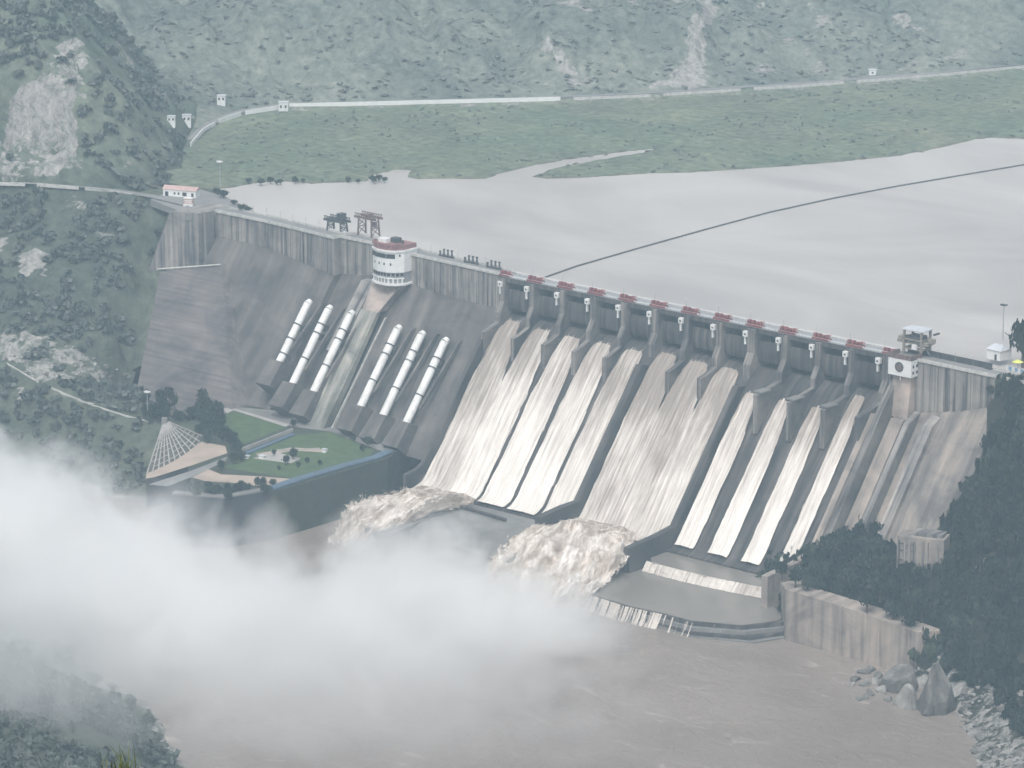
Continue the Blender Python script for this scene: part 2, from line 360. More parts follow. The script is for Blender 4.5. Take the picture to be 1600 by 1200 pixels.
# ------------------------------------------------------------------ terrain: the left bank with its mountain
def back(px, py, z, dist, dz):                                       # a point behind a ridge point
    p = at(px, py, z).copy(); p[:2] += np.array([-math.sin(YAW), math.cos(YAW)])*dist; p[2] += dz; return tuple(p)
BLK = [atface(x, y, y0=22.1, s=.95) for x, y in ((250, 425), (346, 414), (364, 650), (206, 648))]     # corners of the stone fill face
LP = [tuple(at(*c)) for c in [
    (-300, -60, 118), (-300, 140, 60), (-300, 287, 0), (-300, 420, -36), (-300, 565, -75), (-300, 720, -112), (-300, 900, -112), (-300, 1100, -50), (-300, 1300, 0),
    (0, -40, 112), (100, -40, 110), (190, -20, 103), (228, 20, 92), (255, 60, 78), (272, 100, 62), (290, 128, 37), (318, 150, 4), (306, 172, 3), (298, 190, 4), (296, 160, 16),
    (0, 60, 83), (100, 60, 81), (180, 80, 74), (235, 110, 60), (262, 150, 38),
    (0, 150, 53), (100, 150, 51), (190, 160, 46), (240, 190, 30), (270, 205, 14),
    (0, 230, 24), (100, 235, 22), (180, 235, 20), (235, 250, 9), (270, 262, 2.5), (288, 240, .5), (302, 207, -6), (322, 185, -7), (352, 168, -7), (330, 235, -7), (370, 200, -8), (372, 150, -7),
    (0, 282, 0), (100, 285, 0), (180, 290, 0), (250, 300, -.8), (300, 300, -1.5), (340, 285, -6), (330, 270, -6.5), (308, 252, -5), (312, 272, -4), (298, 244, -5), (288, 268, -1), (375, 296, -4.5), (420, 284, -5), (395, 322, -6),
    (0, 300, -1.5), (100, 305, -1.5), (200, 315, -1.5), (270, 326, -1.5),
    (0, 360, -20), (120, 370, -20), (200, 370, -19), (265, 375, -20), (300, 380, -24),
    (0, 430, -38), (120, 430, -37), (200, 425, -35), 
    (0, 500, -57), (100, 510, -59), (180, 520, -61), 
    (0, 565, -75), (60, 600, -80), (140, 633, -84), (230, 660, -90), (220, 610, -84), (300, 620, -90), (340, 640, -94), (420, 690, -97),
    (0, 640, -95), (100, 690, -105), (180, 720, -108), (220, 750, -112), (100, 770, -122), (0, 760, -120), (220, 800, -124), (320, 790, -122), (420, 850, -124), (500, 830, -124),
    (0, 860, -128), (150, 900, -129), (0, 960, -122), (70, 1020, -112), (150, 1030, -120), (168, 1046, -121), (205, 1085, -121), (235, 1125, -121), (265, 1160, -121), (300, 1200, -121), (420, 1320, -121),
    (350, 1150, -128), (350, 1000, -130), (500, 1250, -130),
    (110, 1080, -103), (150, 1150, -95), (60, 1120, -88), (0, 1100, -82), (0, 1200, -55), (120, 1220, -80), (220, 1200, -104), (300, 1300, -95),
    (640, 800, -124), (600, 720, -110)]]
for q in [(-300, -60, 118), (0, -40, 112), (100, -40, 110), (190, -20, 103), (228, 20, 92), (255, 60, 78), (272, 100, 62), (290, 128, 37), (318, 150, 4)]:
    LP.append(back(*q, 45, -18 if q[2] > 50 else -30)); LP.append(back(*q, 110, -70 if q[2] > 50 else -60))
for f in (0, .25, .5, .75, .95):
    e_ = BLK[0]+(BLK[3]-BLK[0])*f; LP.append((e_[0]-2, e_[1], e_[2]+1.0)); LP.append((e_[0]-14, e_[1]+4, e_[2]+1.5)); LP.append((e_[0]+20, e_[1]+14, e_[2]-6))
for q in [(260, -60, -40), (310, 20, -40), (310, 70, -30), (350, 60, -30), (350, 115, -16), (420, 60, -30), (420, 130, -15), (230, -120, -40)]: LP.append(tuple(at(*q)))
LT = TPS(LP, 1.0)
ROCK_ZONE = [(90, 62), (112, 55), (132, 70), (136, 112), (124, 160), (128, 225), (122, 272), (60, 284), (-40, 288), (-40, 200), (0, 180), (36, 140), (72, 95)]
RUBBLE = [(-20, 520), (40, 518), (95, 535), (160, 562), (215, 590), (150, 600), (60, 592), (0, 560), (-20, 560)]
PALE = [[(30, 398), (50, 382), (76, 396), (72, 415), (66, 432), (56, 418), (42, 434), (24, 432)], [(-10, 372), (14, 368), (6, 395), (-10, 402)], [(25, 610), (40, 600), (36, 630), (24, 630)]]
THIN = [[(160, 35), (185, 60), (215, 105), (242, 145), (232, 150), (200, 118), (170, 85)], [(135, 355), (195, 352), (188, 372), (150, 368)], [(185, 240), (205, 245), (210, 285), (190, 288)], [(105, 300), (160, 310), (150, 330), (100, 325)]]
FOOTPX = [(286, 268), (290, 240), (296, 222), (305, 205), (318, 189), (333, 173), (346, 160), (352, 140), (345, 100), (325, 40), (300, -60), (280, -300)]     # where the mountain meets the marsh
FOOT = [tuple(at(x, y, 0)[:2]) for x, y in FOOTPX]
def lh_noise(X, Y): return fbm(X, Y, 38, 4, 3)*2.2
def LH(X, Y): return LT(X, Y)
def LHf(X, Y):                                                       # ground with its roughness, calmer near the built platforms
    px, py = proj(np.stack([X, Y, LT(X, Y)], -1))
    calm = np.where((px > 225) & (py > 110) & (py < 340) & (LT(X, Y) < 5), .06, 1.0)*np.clip(np.minimum(np.abs(py-298)/25, 1), .1, 1)*np.where((px > 240) & (py > 300) & (py < 900), .15, 1.0)
    rock = in_poly(px, py, ROCK_ZONE)
    z = LT(X, Y)+lh_noise(X, Y)*calm+np.where(rock, np.abs(fbm(X, Y, 14, 4, 9))*6.0-2.0, 0)
    qx, qy = proj(np.stack([X, Y, np.zeros_like(X)], -1))
    df = seg_dist(X, Y, FOOT); right = in_poly(qx, qy, FOOTPX+[(900, -300), (900, 262)])
    z = np.minimum(z, np.where(right, -1.5-.8*df, .3+1.25*df+fbm(X, Y, 16, 3, 17)*np.clip(df/12, 0, 1)*3))
    return np.where(in_poly(qx, qy, [(222, 308), (260, 290), (335, 284), (430, 335), (345, 342), (236, 334)]), np.minimum(z, -.8), z)
def terrain(name, H, x0, x1, y0, y1, step, window, colour, extra_keep=None):
    xs = np.arange(x0, x1, step); ys = np.arange(y0, y1, step); X, Y = np.meshgrid(xs, ys, indexing='ij'); Z = H(X, Y)
    V = np.stack([X, Y, Z], -1).reshape(-1, 3); px, py = proj(V)
    keep = (px > window[0]) & (px < window[1]) & (py > window[2]) & (py < window[3])
    if extra_keep is not None: keep &= extra_keep(V)
    o = grid_obj(name, V, len(xs), len(ys), M['ground'], keep=keep, attrs=dict(zip(('cover', 'bare'), colour(V, px, py))))
    return tag(o, kind='structure')
GREEN = np.array([.075, .092, .077]); OLIVE = np.array([.105, .115, .092]); ROCK = np.array([.34, .33, .31]); EARTH = np.array([.40, .37, .34]); BROWN = np.array([.15, .13, .115])
def lcolour(V, px, py):
    n = fbm(V[:, 0], V[:, 1], 45, 4, 21); c = GREEN+(OLIVE-GREEN)*np.clip(.5+n*.6, 0, 1)[:, None]; c = c*(1+.55*np.clip((V[:, 2]-2)/12, 0, 1))[:, None]      # paler up the mountain: distance haze mixed into the ground colour
    wob = fbm(V[:, 0], V[:, 1]+V[:, 2], 9, 3, 5); bare = np.full(len(V), -.35)
    qx, qy = px+wob*9, py+fbm(V[:, 0]+50, V[:, 2], 9, 3, 6)*9
    bare = np.where(in_poly(qx, qy, ROCK_ZONE), .74+.22*fbm(V[:, 0], V[:, 2], 16, 3, 8), bare)
    bare = np.where(in_poly(qx, qy, RUBBLE), .62, bare)
    for P in PALE: bare = np.where(in_poly(px+wob*3, py+wob*3, P), .85, bare)
    for P in THIN: bare = np.where(in_poly(px+wob*5, py+wob*5, P), .5, bare)
    bare = np.where(V[:, 2] < -117.5, .7, bare)
    return np.clip(c, 0, 1), bare
def block_front(V):
    px, py = proj(V); return in_poly(px, py, [(249, 418), (350, 405), (368, 655), (204, 652)]) & (V[:, 2] > (V[:, 1]-22.1)/.95-.3) & (V[:, 2] > -93) & (V[:, 1] > -110)
terrain('hillside', LHf, -1050, 560, -760, 620, 3.2, (-260, 640, -140, 1330), lcolour,
        lambda V: ~((V[:, 0] > -238) & (V[:, 1] > -70) & (V[:, 2] > -99) & (V[:, 0] < 400)) & ~block_front(V))

# ------------------------------------------------------------------ terrain: far bank, marsh and hills across the reservoir
SHORE = [(240, 300), (300, 296), (345, 296), (372, 293), (400, 287), (440, 284), (486, 288), (530, 286), (578, 284), (590, 273), (632, 266), (637, 267), (632, 277), (650, 281), (700, 280), (760, 281), (785, 272), (820, 263), (860, 255), (930, 244), (985, 237), (1020, 234),
         (985, 241), (945, 248), (905, 255), (860, 264), (826, 277), (850, 280), (905, 279), (1000, 273), (1085, 270), (1165, 265), (1240, 260), (1310, 254), (1400, 245), (1470, 232), (1520, 220), (1550, 216), (1600, 218), (1800, 215)]
SH = [tuple(at(x, y, Z_RES)[:2]) for x, y in SHORE]
ROADPX = [(150, 310), (230, 290), (272, 262), (288, 238), (300, 222), (318, 203), (345, 188), (380, 176), (435, 167), (560, 162), (700, 159), (860, 155), (1000, 149), (1150, 140), (1300, 130), (1450, 118), (1600, 104), (1800, 84)]
RD = [tuple(at(x, y, 2.0)[:2]) for x, y in ROADPX]
LANDPOLY = SHORE+[(1800, -400), (100, -400), (100, 300)]
def far_parts(X, Y):
    px, py = proj(np.stack([X, Y, np.full(X.shape, Z_RES)], -1))
    wob = fbm(X, Y, 12, 3, 31)
    d = seg_dist(X, Y, SH); ins = in_poly(px+wob*4, py+wob*1.2, LANDPOLY); d = np.where(ins, d, -d)
    p2x, p2y = proj(np.stack([X, Y, np.full(X.shape, 2.0)], -1))
    dr = seg_dist(X, Y, RD); hill = in_poly(p2x, p2y, ROADPX+[(1900, -900), (-100, -900), (-100, 310)])
    return d, np.where(hill, dr, -dr), px, py
def FHf(X, Y):
    d, dr, px, py = far_parts(X, Y)
    z = Z_RES-3+np.clip(d+1.5, -3, 4)*1.0+np.clip(d-3, 0, 40)*.06
    z += np.clip(fbm(X, Y, 20, 4, 41), -1, 1)*np.clip(d/12, 0, 1)*.8
    up = np.clip(dr-6, 0, 500)
    steep = .42+.16*fbm(X, Y, 160, 2, 51)
    h = 2.0+up*steep+np.clip(up/40, 0, 1)*(fbm(X, Y, 70, 5, 61)*11+np.abs(fbm(X, Y, 30, 4, 63))*5)
    al = .54*X+.84*Y; gl = np.abs(vnoise(al/34+fbm(X, Y, 60, 2, 65)*.5, up/170, 66))+.5*np.abs(vnoise(al/14, up/90, 67))
    h = h+(.55-gl)*-13*np.clip(up/50, 0, 1)*-1.0-6*np.clip(up/50, 0, 1)
    return np.where(dr > 0, h, np.where(dr > -8, np.maximum(z, 1.9-(-dr)*.25), z))
SCAR = [(1010, 140), (1040, 118), (1062, 90), (1075, 58), (1085, 20), (1110, 0), (1120, 20), (1098, 60), (1104, 100), (1112, 136)]
def fcolour(V, px0, py0):
    d, dr, _, _ = far_parts(V[:, 0], V[:, 1]); px, py = proj(V)
    n = fbm(V[:, 0], V[:, 1], 60, 5, 71)
    MG = np.array([.145, .18, .135]); MB_ = np.array([.19, .20, .155]); HG = np.array([.145, .165, .155]); HL = np.array([.205, .22, .20])  # far-bank greens lightened so their colour carries some of the haze
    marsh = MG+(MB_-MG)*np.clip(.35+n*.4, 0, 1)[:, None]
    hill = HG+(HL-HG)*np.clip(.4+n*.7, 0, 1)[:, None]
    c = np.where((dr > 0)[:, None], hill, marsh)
    wob = fbm(V[:, 0], V[:, 1], 10, 3, 73)
    bare = np.where(in_poly(px+wob*8, py+wob*4, SCAR), .9, -.35)
    r = fbm(V[:, 0]+V[:, 2], V[:, 1], 26, 5, 75)
    bare = np.where((dr > 20) & (px > 640), np.maximum(bare, -.12+.95*np.clip(r, 0, 1)), bare)
    bare = np.where((dr > -10) & (dr < 2) & (px > 430), np.maximum(bare, .5), bare)
    c = np.where(((d < 2.2))[:, None], BROWN, c)
    return np.clip(c, 0, 1), bare
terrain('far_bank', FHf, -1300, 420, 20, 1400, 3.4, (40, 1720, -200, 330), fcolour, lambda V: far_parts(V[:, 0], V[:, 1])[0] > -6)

# ------------------------------------------------------------------ terrain: right bank
RP = [tuple(at(*c)) for c in [
    (1600, 598, -1), (1700, 615, -1), (1900, 640, 0), (1560, 596, -3), (1600, 520, 0), (1700, 500, 2), (1900, 480, 8),     (1215, 910, -94), (1260, 930, -92.5), (1340, 958, -94), (1435, 985, -97), (1450, 1020, -110), (1400, 1060, -121), (1360, 1060, -124), (1300, 1030, -125), (1470, 1060, -116), (1490, 1120, -121.5), (1505, 1160, -121.5), (1500, 1230, -121.5), (1400, 1200, -128),
    (1600, 700, -24), (1600, 800, -46), (1600, 900, -68), (1600, 1000, -90), (1600, 1060, -103), (1560, 1100, -112), (1600, 1180, -114), (1560, 1220, -118), (1700, 1250, -108),
    (1500, 900, -76), (1420, 940, -86), (1500, 1000, -97), (1700, 800, -38), (1700, 1000, -80), (1900, 800, -20), (1900, 1100, -80), (1200, 1000, -126), (1350, 920, -89)]]
for q in ((1550, 612), (1536, 660), (1522, 720), (1480, 795), (1440, 850), (1395, 862), (1345, 835), (1300, 850), (1255, 870)): RP.append(tuple(atface(*q, y0=11.0)))
for q in ((1500, 640), (1490, 690), (1450, 660), (1450, 720), (1400, 700), (1400, 770), (1440, 780), (1360, 760), (1330, 800), (1290, 820)):
    w_ = atface(*q, y0=11.0); RP.append((w_[0], w_[1], w_[2]-14))
RT = TPS(RP, 1.0)
def RHf(X, Y): return RT(X, Y)+fbm(X, Y, 22, 4, 81)*1.0
def rcolour(V, px, py):
    n = fbm(V[:, 0], V[:, 1], 30, 4, 83); c = GREEN*.4+(OLIVE-GREEN)*np.clip(.3+n*.5, 0, 1)[:, None]
    wob = fbm(V[:, 0], V[:, 1], 7, 3, 84)
    bare = np.where((V[:, 2] < -108+wob*5) & (px > 1380), .62, -.4)
    bare = np.where(in_poly(px+wob*3, py, [(1512, 905), (1532, 872), (1545, 868), (1535, 890), (1522, 918)]), .9, bare)
    return np.clip(c, 0, 1), bare
RIVWALL = [(1196, 908, -94, 1222, 985), (1230, 925, -93, 1226, 1000), (1335, 955, -94.5, 1335, 1030), (1440, 985, -97, 1430, 1058)]
RWB = [tuple(at(x, y, Z_RIV)[:2]) for _, _, _, x, y in RIVWALL]
def river_side(X, Y, back_=9.0):
    """True in front of the river wall and up to back_ metres behind it"""
    out = np.zeros(np.shape(X), bool)
    for (x1, y1), (x2, y2) in zip(RWB[:-1], RWB[1:]):
        dx, dy = x2-x1, y2-y1; L = math.hypot(dx, dy); t = ((X-x1)*dx+(Y-y1)*dy)/L; d = (-(X-x1)*dy+(Y-y1)*dx)/L
        out |= (t > -14) & (t < L+1) & (d < back_) & (d > -60)
    return out
terrain('right_bank', RHf, 235, 640, -420, 260, 2.4, (1190, 1760, 480, 1300), rcolour,
        lambda V: ~river_side(V[:, 0], V[:, 1]) & ~((V[:, 0] < 345) & (V[:, 1] > -4)) & ~((V[:, 1] > 2.5*(V[:, 0]-262)-78) & (V[:, 2] < -96) & (V[:, 0] < 300)))

# ------------------------------------------------------------------ water
def sheet(name, poly, z, mat, cell=None):
    mb = MB(); mb.add([(x, y, z) for x, y in poly], [tuple(range(len(poly)))]); o = mb.build(name, mat)
    if o.data.polygons[0].normal.z < 0: o.data.flip_normals()
    return tag(o, kind='structure')
sheet('reservoir_water', [(-700, -1), (-260, 11), (-5, 6), (345, 6), (900, 6), (900, 1400), (-1200, 1400), (-1200, 300)], Z_RES, M['reservoir'])
sheet('river_water', [(-500, -60), (-60, -60), (420, -60), (900, -300), (900, -1000), (-500, -1000)], Z_RIV, M['river'])

# ------------------------------------------------------------------ the dam
BAY = 22.2
SP0, SP1 = 0.0, 12*BAY
dam = empty('dam', (0, 0, -100), site=True)
tag(dam, 'long grey concrete dam with twelve spillway bays across the gorge', 'dam')
def wing(pts, zbase, name_wall, mat_wall, mat_slope, rib, zbreak=None):
    """gravity section: road, upright upper face, battered lower face. pts: (x, y of the downstream edge)"""
    secs = []; low = []
    for x, y, zb in pts:
        yb = y-2.2
        secs.append([(x, y+11, 0), (x, y, 0), (x, y, zb), (x, y+11, zb)])
        o = y+9.6
        low.append([(x, y+11, zb-.05), (x, y-.15, zb-.05), (x, y-.15+.8*(zbase-zb), zbase), (x, y+11, zbase)])
    w = MB().loft(secs)
    xa = pts[0][0]; 
    while xa < pts[-1][0]:                                            # pilaster ribs that band the upright face
        for (x0, y0, z0), (x1, y1, z1) in zip(pts[:-1], pts[1:]):
            if x0 <= xa < x1 and x1-x0 > 4:
                t = (xa-x0)/(x1-x0); y = y0+(y1-y0)*t; zb = z0+(z1-z0)*t
                w.box((xa, y-.35, zb/2-.6), (1.1, .9, -zb-1.6))
        xa += rib*random.uniform(.75, 1.25)
    w.build(name_wall, mat_wall, dam)
    MB().loft(low).build('gravity_section', mat_slope, dam)
LW = [(-242, 9.5, -15), (-200, 9, -16), (-162.7, 5.8, -20), (-138.5, 3.3, -22.5), (-138, 9.0, -22.5), (-111, 8.0, -19), (-97, 6.5, -19), (-76.6, 2.3, -18), (-40, 0.2, -20), (-2.2, -1.6, -20)]
wing(LW, -97, 'crest_wall', M['wall'], M['slope'], 6.5)
RW = [(268.8, -4, -30), (292, -4.2, -27), (315, -5, -22), (334, -5.2, -16), (362, -6, -12)]
wing(RW, -100, 'crest_wall', M['wall'], M['slope_right'], 5.0)
# the end column and return wall at the left abutment
mb = MB(); mb.loft([[(-246, -2, .3), (-246, 24, .3), (-262, 24, .3), (-262, -10, .3)], [(-246, -2, -38), (-246, 24, -38), (-276, 24, -38), (-276, -16, -38)]])
mb.box((-243.5, 4, -14), (4, 6, 30)); mb.build('return_wall', M['wall'], dam)
# stone-pitched fill below the return wall
ab = MB(); TL, TR, BR, BL = BLK
bk = np.array([0, 34, 0]); ab.loft([[tuple(TL), tuple(TR), tuple(BR), tuple(BL)], [tuple(TL+bk), tuple(TR+bk), tuple(BR+bk), tuple(BL+bk)]])
ab.build('abutment_block', streaky('pitched stone fill', (.135, .12, .118), (.09, .082, .082), (.18, .16, .155), fx=.02, fz=.5, contrast=(.3, .5, .7)), dam)
MB().tube(TL+np.array([-8, -.6, .3]), TR+np.array([0, -.6, .3]), .55, n=6).build('ledge', M['kerb'], dam)
# crest road, kerbs, parapets
def strip(pts, w, z, h, name, mat, off=0.0):
    secs = []
    for x, y in pts: secs.append([(x, y+off, z), (x, y+off+w, z), (x, y+off+w, z+h), (x, y+off, z+h)])
    return MB().loft(secs).build(name, mat, dam)
crest = [(p[0], p[1]) for p in LW]+[(-2.2, -3.2), (268.8, -3.2)]+[(p[0], p[1]) for p in RW]
lw = [(p[0], p[1]) for p in LW]; rw = [(p[0], p[1]) for p in RW]
strip(lw, 11, .004, .12, 'crest_road', M['deck']); strip(rw, 11, .004, .12, 'crest_road', M['deck'])
strip(lw, .7, -.4, 1.7, 'parapet', M['kerb'], -.72); strip(rw, .7, -.4, 1.7, 'parapet', M['kerb'], -.72)
strip(lw, .35, .12, 1.1, 'parapet', M['kerb'], 10.6); 
strip([(272, -4), (300, -4.5), (326, -5.2)], .6, .12, 3.2, 'parapet', M['steel'], 10.3)
strip([(326.2, -5.2), (350, -6)], .5, .12, 1.3, 'parapet', M['kerb'], 10.4)
# spillway body under the water
def spill_profile(n1=10, n2=24):
    P = []
    for k in range(n1+1):
        t = k/n1; P.append(((1-t)**2*2+2*t*(1-t)*-5.6+t*t*-15.2, (1-t)**2*-22+2*t*(1-t)*-22+t*t*-34))
    for k in range(1, n2+1):
        t = k/n2; z = -34+(-103+34)*t; P.append((12+.8*z, z))
    for k in range(1, 8):
        t = k/7; P.append(((1-t)**2*-70.4+2*t*(1-t)*-73.8+t*t*-79, (1-t)**2*-103+2*t*(1-t)*-107.2+t*t*-107.6))
    return P
PROF = spill_profile()
body = MB().xprism(PROF+[(-79, -118), (10, -118), (10, -22)], SP0-2, SP1+2); body.build('spillway_face', M['dark_wet'], dam)
# piers
for k in range(13):
    x = k*BAY; w = 3.6 if k not in (5, 8) else 5.0
    pb = MB()
    pb.xprism([(9, -.9), (-5.5, -.9), (-5.5, -14), (-9, -20), (-9, -32), (9, -32)], x-w/2, x+w/2)
    if k in (1, 2, 3, 4, 6, 7, 9, 10, 11, 0, 12):
        d = 30 if k >= 8 else 22
        pb.xprism([(-9, -25), (-d+5, -28), (-d, -29), (-d, -50 if k > 8 else -46), (-9, -32)], x-w/2+.3, x+w/2-.3)
    pb.build('pier', M['pier'], dam)
    if k >= 9 and k < 12:
        MB().box((x, -24, -27.6), (5.5, 9, .8)).build('pier_cap', M['apron'], dam)
# radial gates
for k in range(12):
    x0 = k*BAY+1.9; x1 = (k+1)*BAY-1.9; secs = []
    prof = []
    for j in range(9):
        a = math.radians(-28+56*j/8); prof.append((-2+9-9*math.cos(a)*1.0+ -1.0, -13+12*math.sin(a)*1.5/1.45))
    back_p = [(y+.9, z) for y, z in reversed(prof)]
    g = MB().xprism(prof+back_p, x0, x1)
    g.build('gate', M['dark_wet'], dam)
# bridge deck over the bays
MB().box(((SP0+SP1)/2, 0.8, -.7), (SP1-SP0+4, 9.4, 1.5)).build('bridge_deck', M['steel_light'], dam)
MB().box(((SP0+SP1)/2, -3.7, -1.6), (SP1-SP0+4, .8, 2.6)).build('bridge_girder', M['dark_wet'], dam)
rl = MB(); 
for yy in (-3.9, 5.6):
    for zz in (.75, 1.25): rl.tube((SP0-2, yy, zz), (SP1+2, yy, zz), .13, n=5)
    for k in range(0, 122): rl.tube((SP0-2+k*2.25, yy, .02), (SP0-2+k*2.25, yy, 1.3), .08, n=4)
rl.build('railing', M['white'], dam)
# divider and training walls
def divider(x, w, ztop_off, ext, zend):
    P = [(-9, -24)]
    up = [(y-ztop_off*.62, z+ztop_off*.78) for y, z in PROF if z < -33]
    up = [p for p in up if p[0] > -72]
    poly = [(-6, -32)]+up+[(-70-ext*.4, zend+1.5), (-70-ext, zend), (-70-ext, -119), (10, -119), (10, -32)]
    MB().xprism(poly, x-w/2, x+w/2).build('divider_wall', M['river_wall'] if x > SP1 else M['dark_wet'], dam)
divider(-1.6, 3.4, 6, 16, -99); divider(5*BAY, 4.2, 6, 34, -97); divider(8*BAY, 4.2, 5, 40, -99.5); divider(SP1+2.2, 4.0, 7, 40, -96)
# battered concrete beside the last bay
MB().xprism([(-4, -10), (-18, -26), (-74, -100), (10, -100), (10, -10)], SP1+4.3, SP1+8).build('gravity_section', M['pier'], dam)
gr = MB()
gr.xprism([(-6, -27), (-16, -31), (-70, -99), (-60, -99)], 286.5, 290); gr.xprism([(-6, -27), (-14, -31), (-66, -97), (-60, -99)], 297, 303); gr.build('buttress_rib', M['wall'], dam)
MB().xprism([(-7, -3), (-10, -31), (4, -31), (4, -3)], 273, 284.5).build('tower_pillar', M['pillar'], dam)
MB().xprism([(-6, -31.2), (-13, -31.2), (-66, -99), (-50, -99)], 276, 284).build('gravity_section', M['river_wall'], dam)
# under the control tower
tx = -88.0
MB().loft([[(tx-12, -2, -14), (tx+11, -2, -14), (tx+11, 8, -14), (tx-12, 8, -14)], [(tx-11.5, -15, -33), (tx+1.5, -15, -33), (tx+1.5, 4, -33), (tx-11.5, 4, -33)]]).build('tower_pillar', M['pillar'], dam)
mb = MB(); mb.xprism([(-13, -33), (-16, -33), (-65, -96), (-58, -96)], -99.5, -86.5); mb.build('gravity_section', M['strip'], dam)
mb = MB(); mb.xprism([(3, -20), (-2, -20), (-33, -56), (-28, -60)], -112, -102); mb.build('lift_shaft', M['wall'], dam)
mb = MB(); mb.xprism([(-8, -36), (-12, -36.5), (-59.5, -95), (-57, -96)], -103.2, -102.6); mb.xprism([(-8, -36), (-12, -36.5), (-61, -96.6), (-57, -97)], -84.6, -84.0); mb.build('stair_rail', M['kerb'], dam)
for k in range(6):                                                    # concrete saddles that take the foot of each pipe
    pass

# penstock pipes on the downstream face
PEN = [((480, 475), (437, 566)), ((513, 484), (457, 600)), ((546, 492), (491, 613)), ((620, 515), (564, 636)), ((656, 524), (600, 650)), ((691, 534), (638, 662))]
ORD = ['first', 'second', 'third', 'fourth', 'fifth', 'sixth', 'seventh', 'eighth', 'ninth', 'tenth', 'eleventh', 'twelfth', 'thirteenth']
for k, (a, b) in enumerate(PEN):
    y0 = 9.3
    p = Vector(atface(*a, y0=y0-.4)); q = Vector(atface(*b, y0=y0-.4)); d = (q-p).normalized(); xx = (p.x+q.x)/2; p.x = q.x = xx; d = (q-p).normalized()
    r = empty('penstock_pipe', q, site=True)
    tag(r, f'{ORD[k]} white penstock pipe from the left on the sloping dam face', 'pipe', 'penstock pipes on the dam face')
    up = p-d*2; pm = MB(); n = 20; rad = 2.35
    pm.tube(p, q, rad, n=n)
    nose = p-d*2.6+Vector((0, .8, -.65)); pm.tube(p, nose, rad, rad*.74, n=n)
    pm.build('pipe_shell', M['pipe'], r, smooth=False)
    L = (q-p).length
    for t in ((.20, .32, .66) if k else (.36, .60, .86)):
        c = p+d*(L*t); MB().tube(c-d*.35, c+d*.35, rad+.5, n=n).build('collar', M['steel'], r)
        MB().box(c+Vector((0, 1.6, -2.2)), (6.2, 3.4, 3.2)).build('saddle', M['dark_wet'], r)
    # thrust block at its foot
    f = q+d*1.0; e = f+d*16
    MB().loft([[(xx-5, f.y-2.2, f.z+2.5), (xx+5, f.y-2.2, f.z+2.5), (xx+5, f.y+7, f.z-2), (xx-5, f.y+7, f.z-2)], [(xx-6, e.y-4, e.z+3), (xx+6, e.y-4, e.z+3), (xx+6, e.y+7, e.z-6), (xx-6, e.y+7, e.z-6)]]).build('thrust_block', M['slope'], r)
    MB().xprism([(f.y+9, f.z+12), (f.y+3.5, f.z+10), (p.y+4.2, p.z+1), (p.y+8, p.z+1)], xx+6.5, xx+8.0).build('side_rib', M['slope'], r)

# red gate hoists, one over each pier
h0 = empty('gate_hoist', (0, 0, .12))
hb = MB(); hb.box((0, -2.6, .6), (11, 3.2, 1.2)); hb.build('machine_bed', M['red'], h0)
for s in (-3.9, -1.2, 1.6, 4.2): MB().tube((s-.8, -2.6, 2.2), (s+.8, -2.6, 2.2), 1.25 if s != 1.6 else .9, n=10).build('drum', M['red'], h0)
MB().box((4.6, -2.0, 2.6), (1.4, 1.6, 1.5)).build('motor', M['redpale'], h0)
for k in range(13):
    o = h0 if k == 0 else copy_thing(h0)
    o.location = (k*BAY+.5, 0, .12); o.scale = (.72, 1, .9) if k in (0, 12) else (1, 1, 1)
    tag(o, f'{ORD[k]} red gate hoist from the left along the crest bridge', 'gate hoist', 'red gate hoists over the spillway piers')
c0 = empty('inspection_cabin', (0, 0, 0))
MB().box((0, -5.4, -4.0), (2.8, 2.2, 2.9)).build('cabin', M['white'], c0)
MB().box((-.5, -5.1, -7.7), (1.1, 1.1, 4.5)).build('ladder_cage', M['white'], c0)
MB().box((0, -6.52, -4.1), (1.2, .1, .9)).build('window', M['glass'], c0)
for k in range(13):
    o = c0 if k == 0 else copy_thing(c0)
    o.location = (k*BAY-3.6 if k else -1.0, 0, 0) if k < 12 else (k*BAY-4.6, 0, 0)
    tag(o, f'{ORD[k]} white cabin from the left hung below the crest bridge', 'cabin', 'white inspection cabins at the spillway piers')

# sheets of water
NV = 90
def path_pts(n, t0, t1, off):
    P = np.array(PROF); L = np.r_[0, np.cumsum(np.hypot(*np.diff(P, axis=0).T))]; s = np.linspace(t0, t1, n)*L[-1]
    y = np.interp(s, L, P[:, 0]); z = np.interp(s, L, P[:, 1]); ty = np.gradient(y); tz = np.gradient(z); l = np.hypot(ty, tz)
    return y+off*tz/l, z-off*ty/l, s/L[-1]
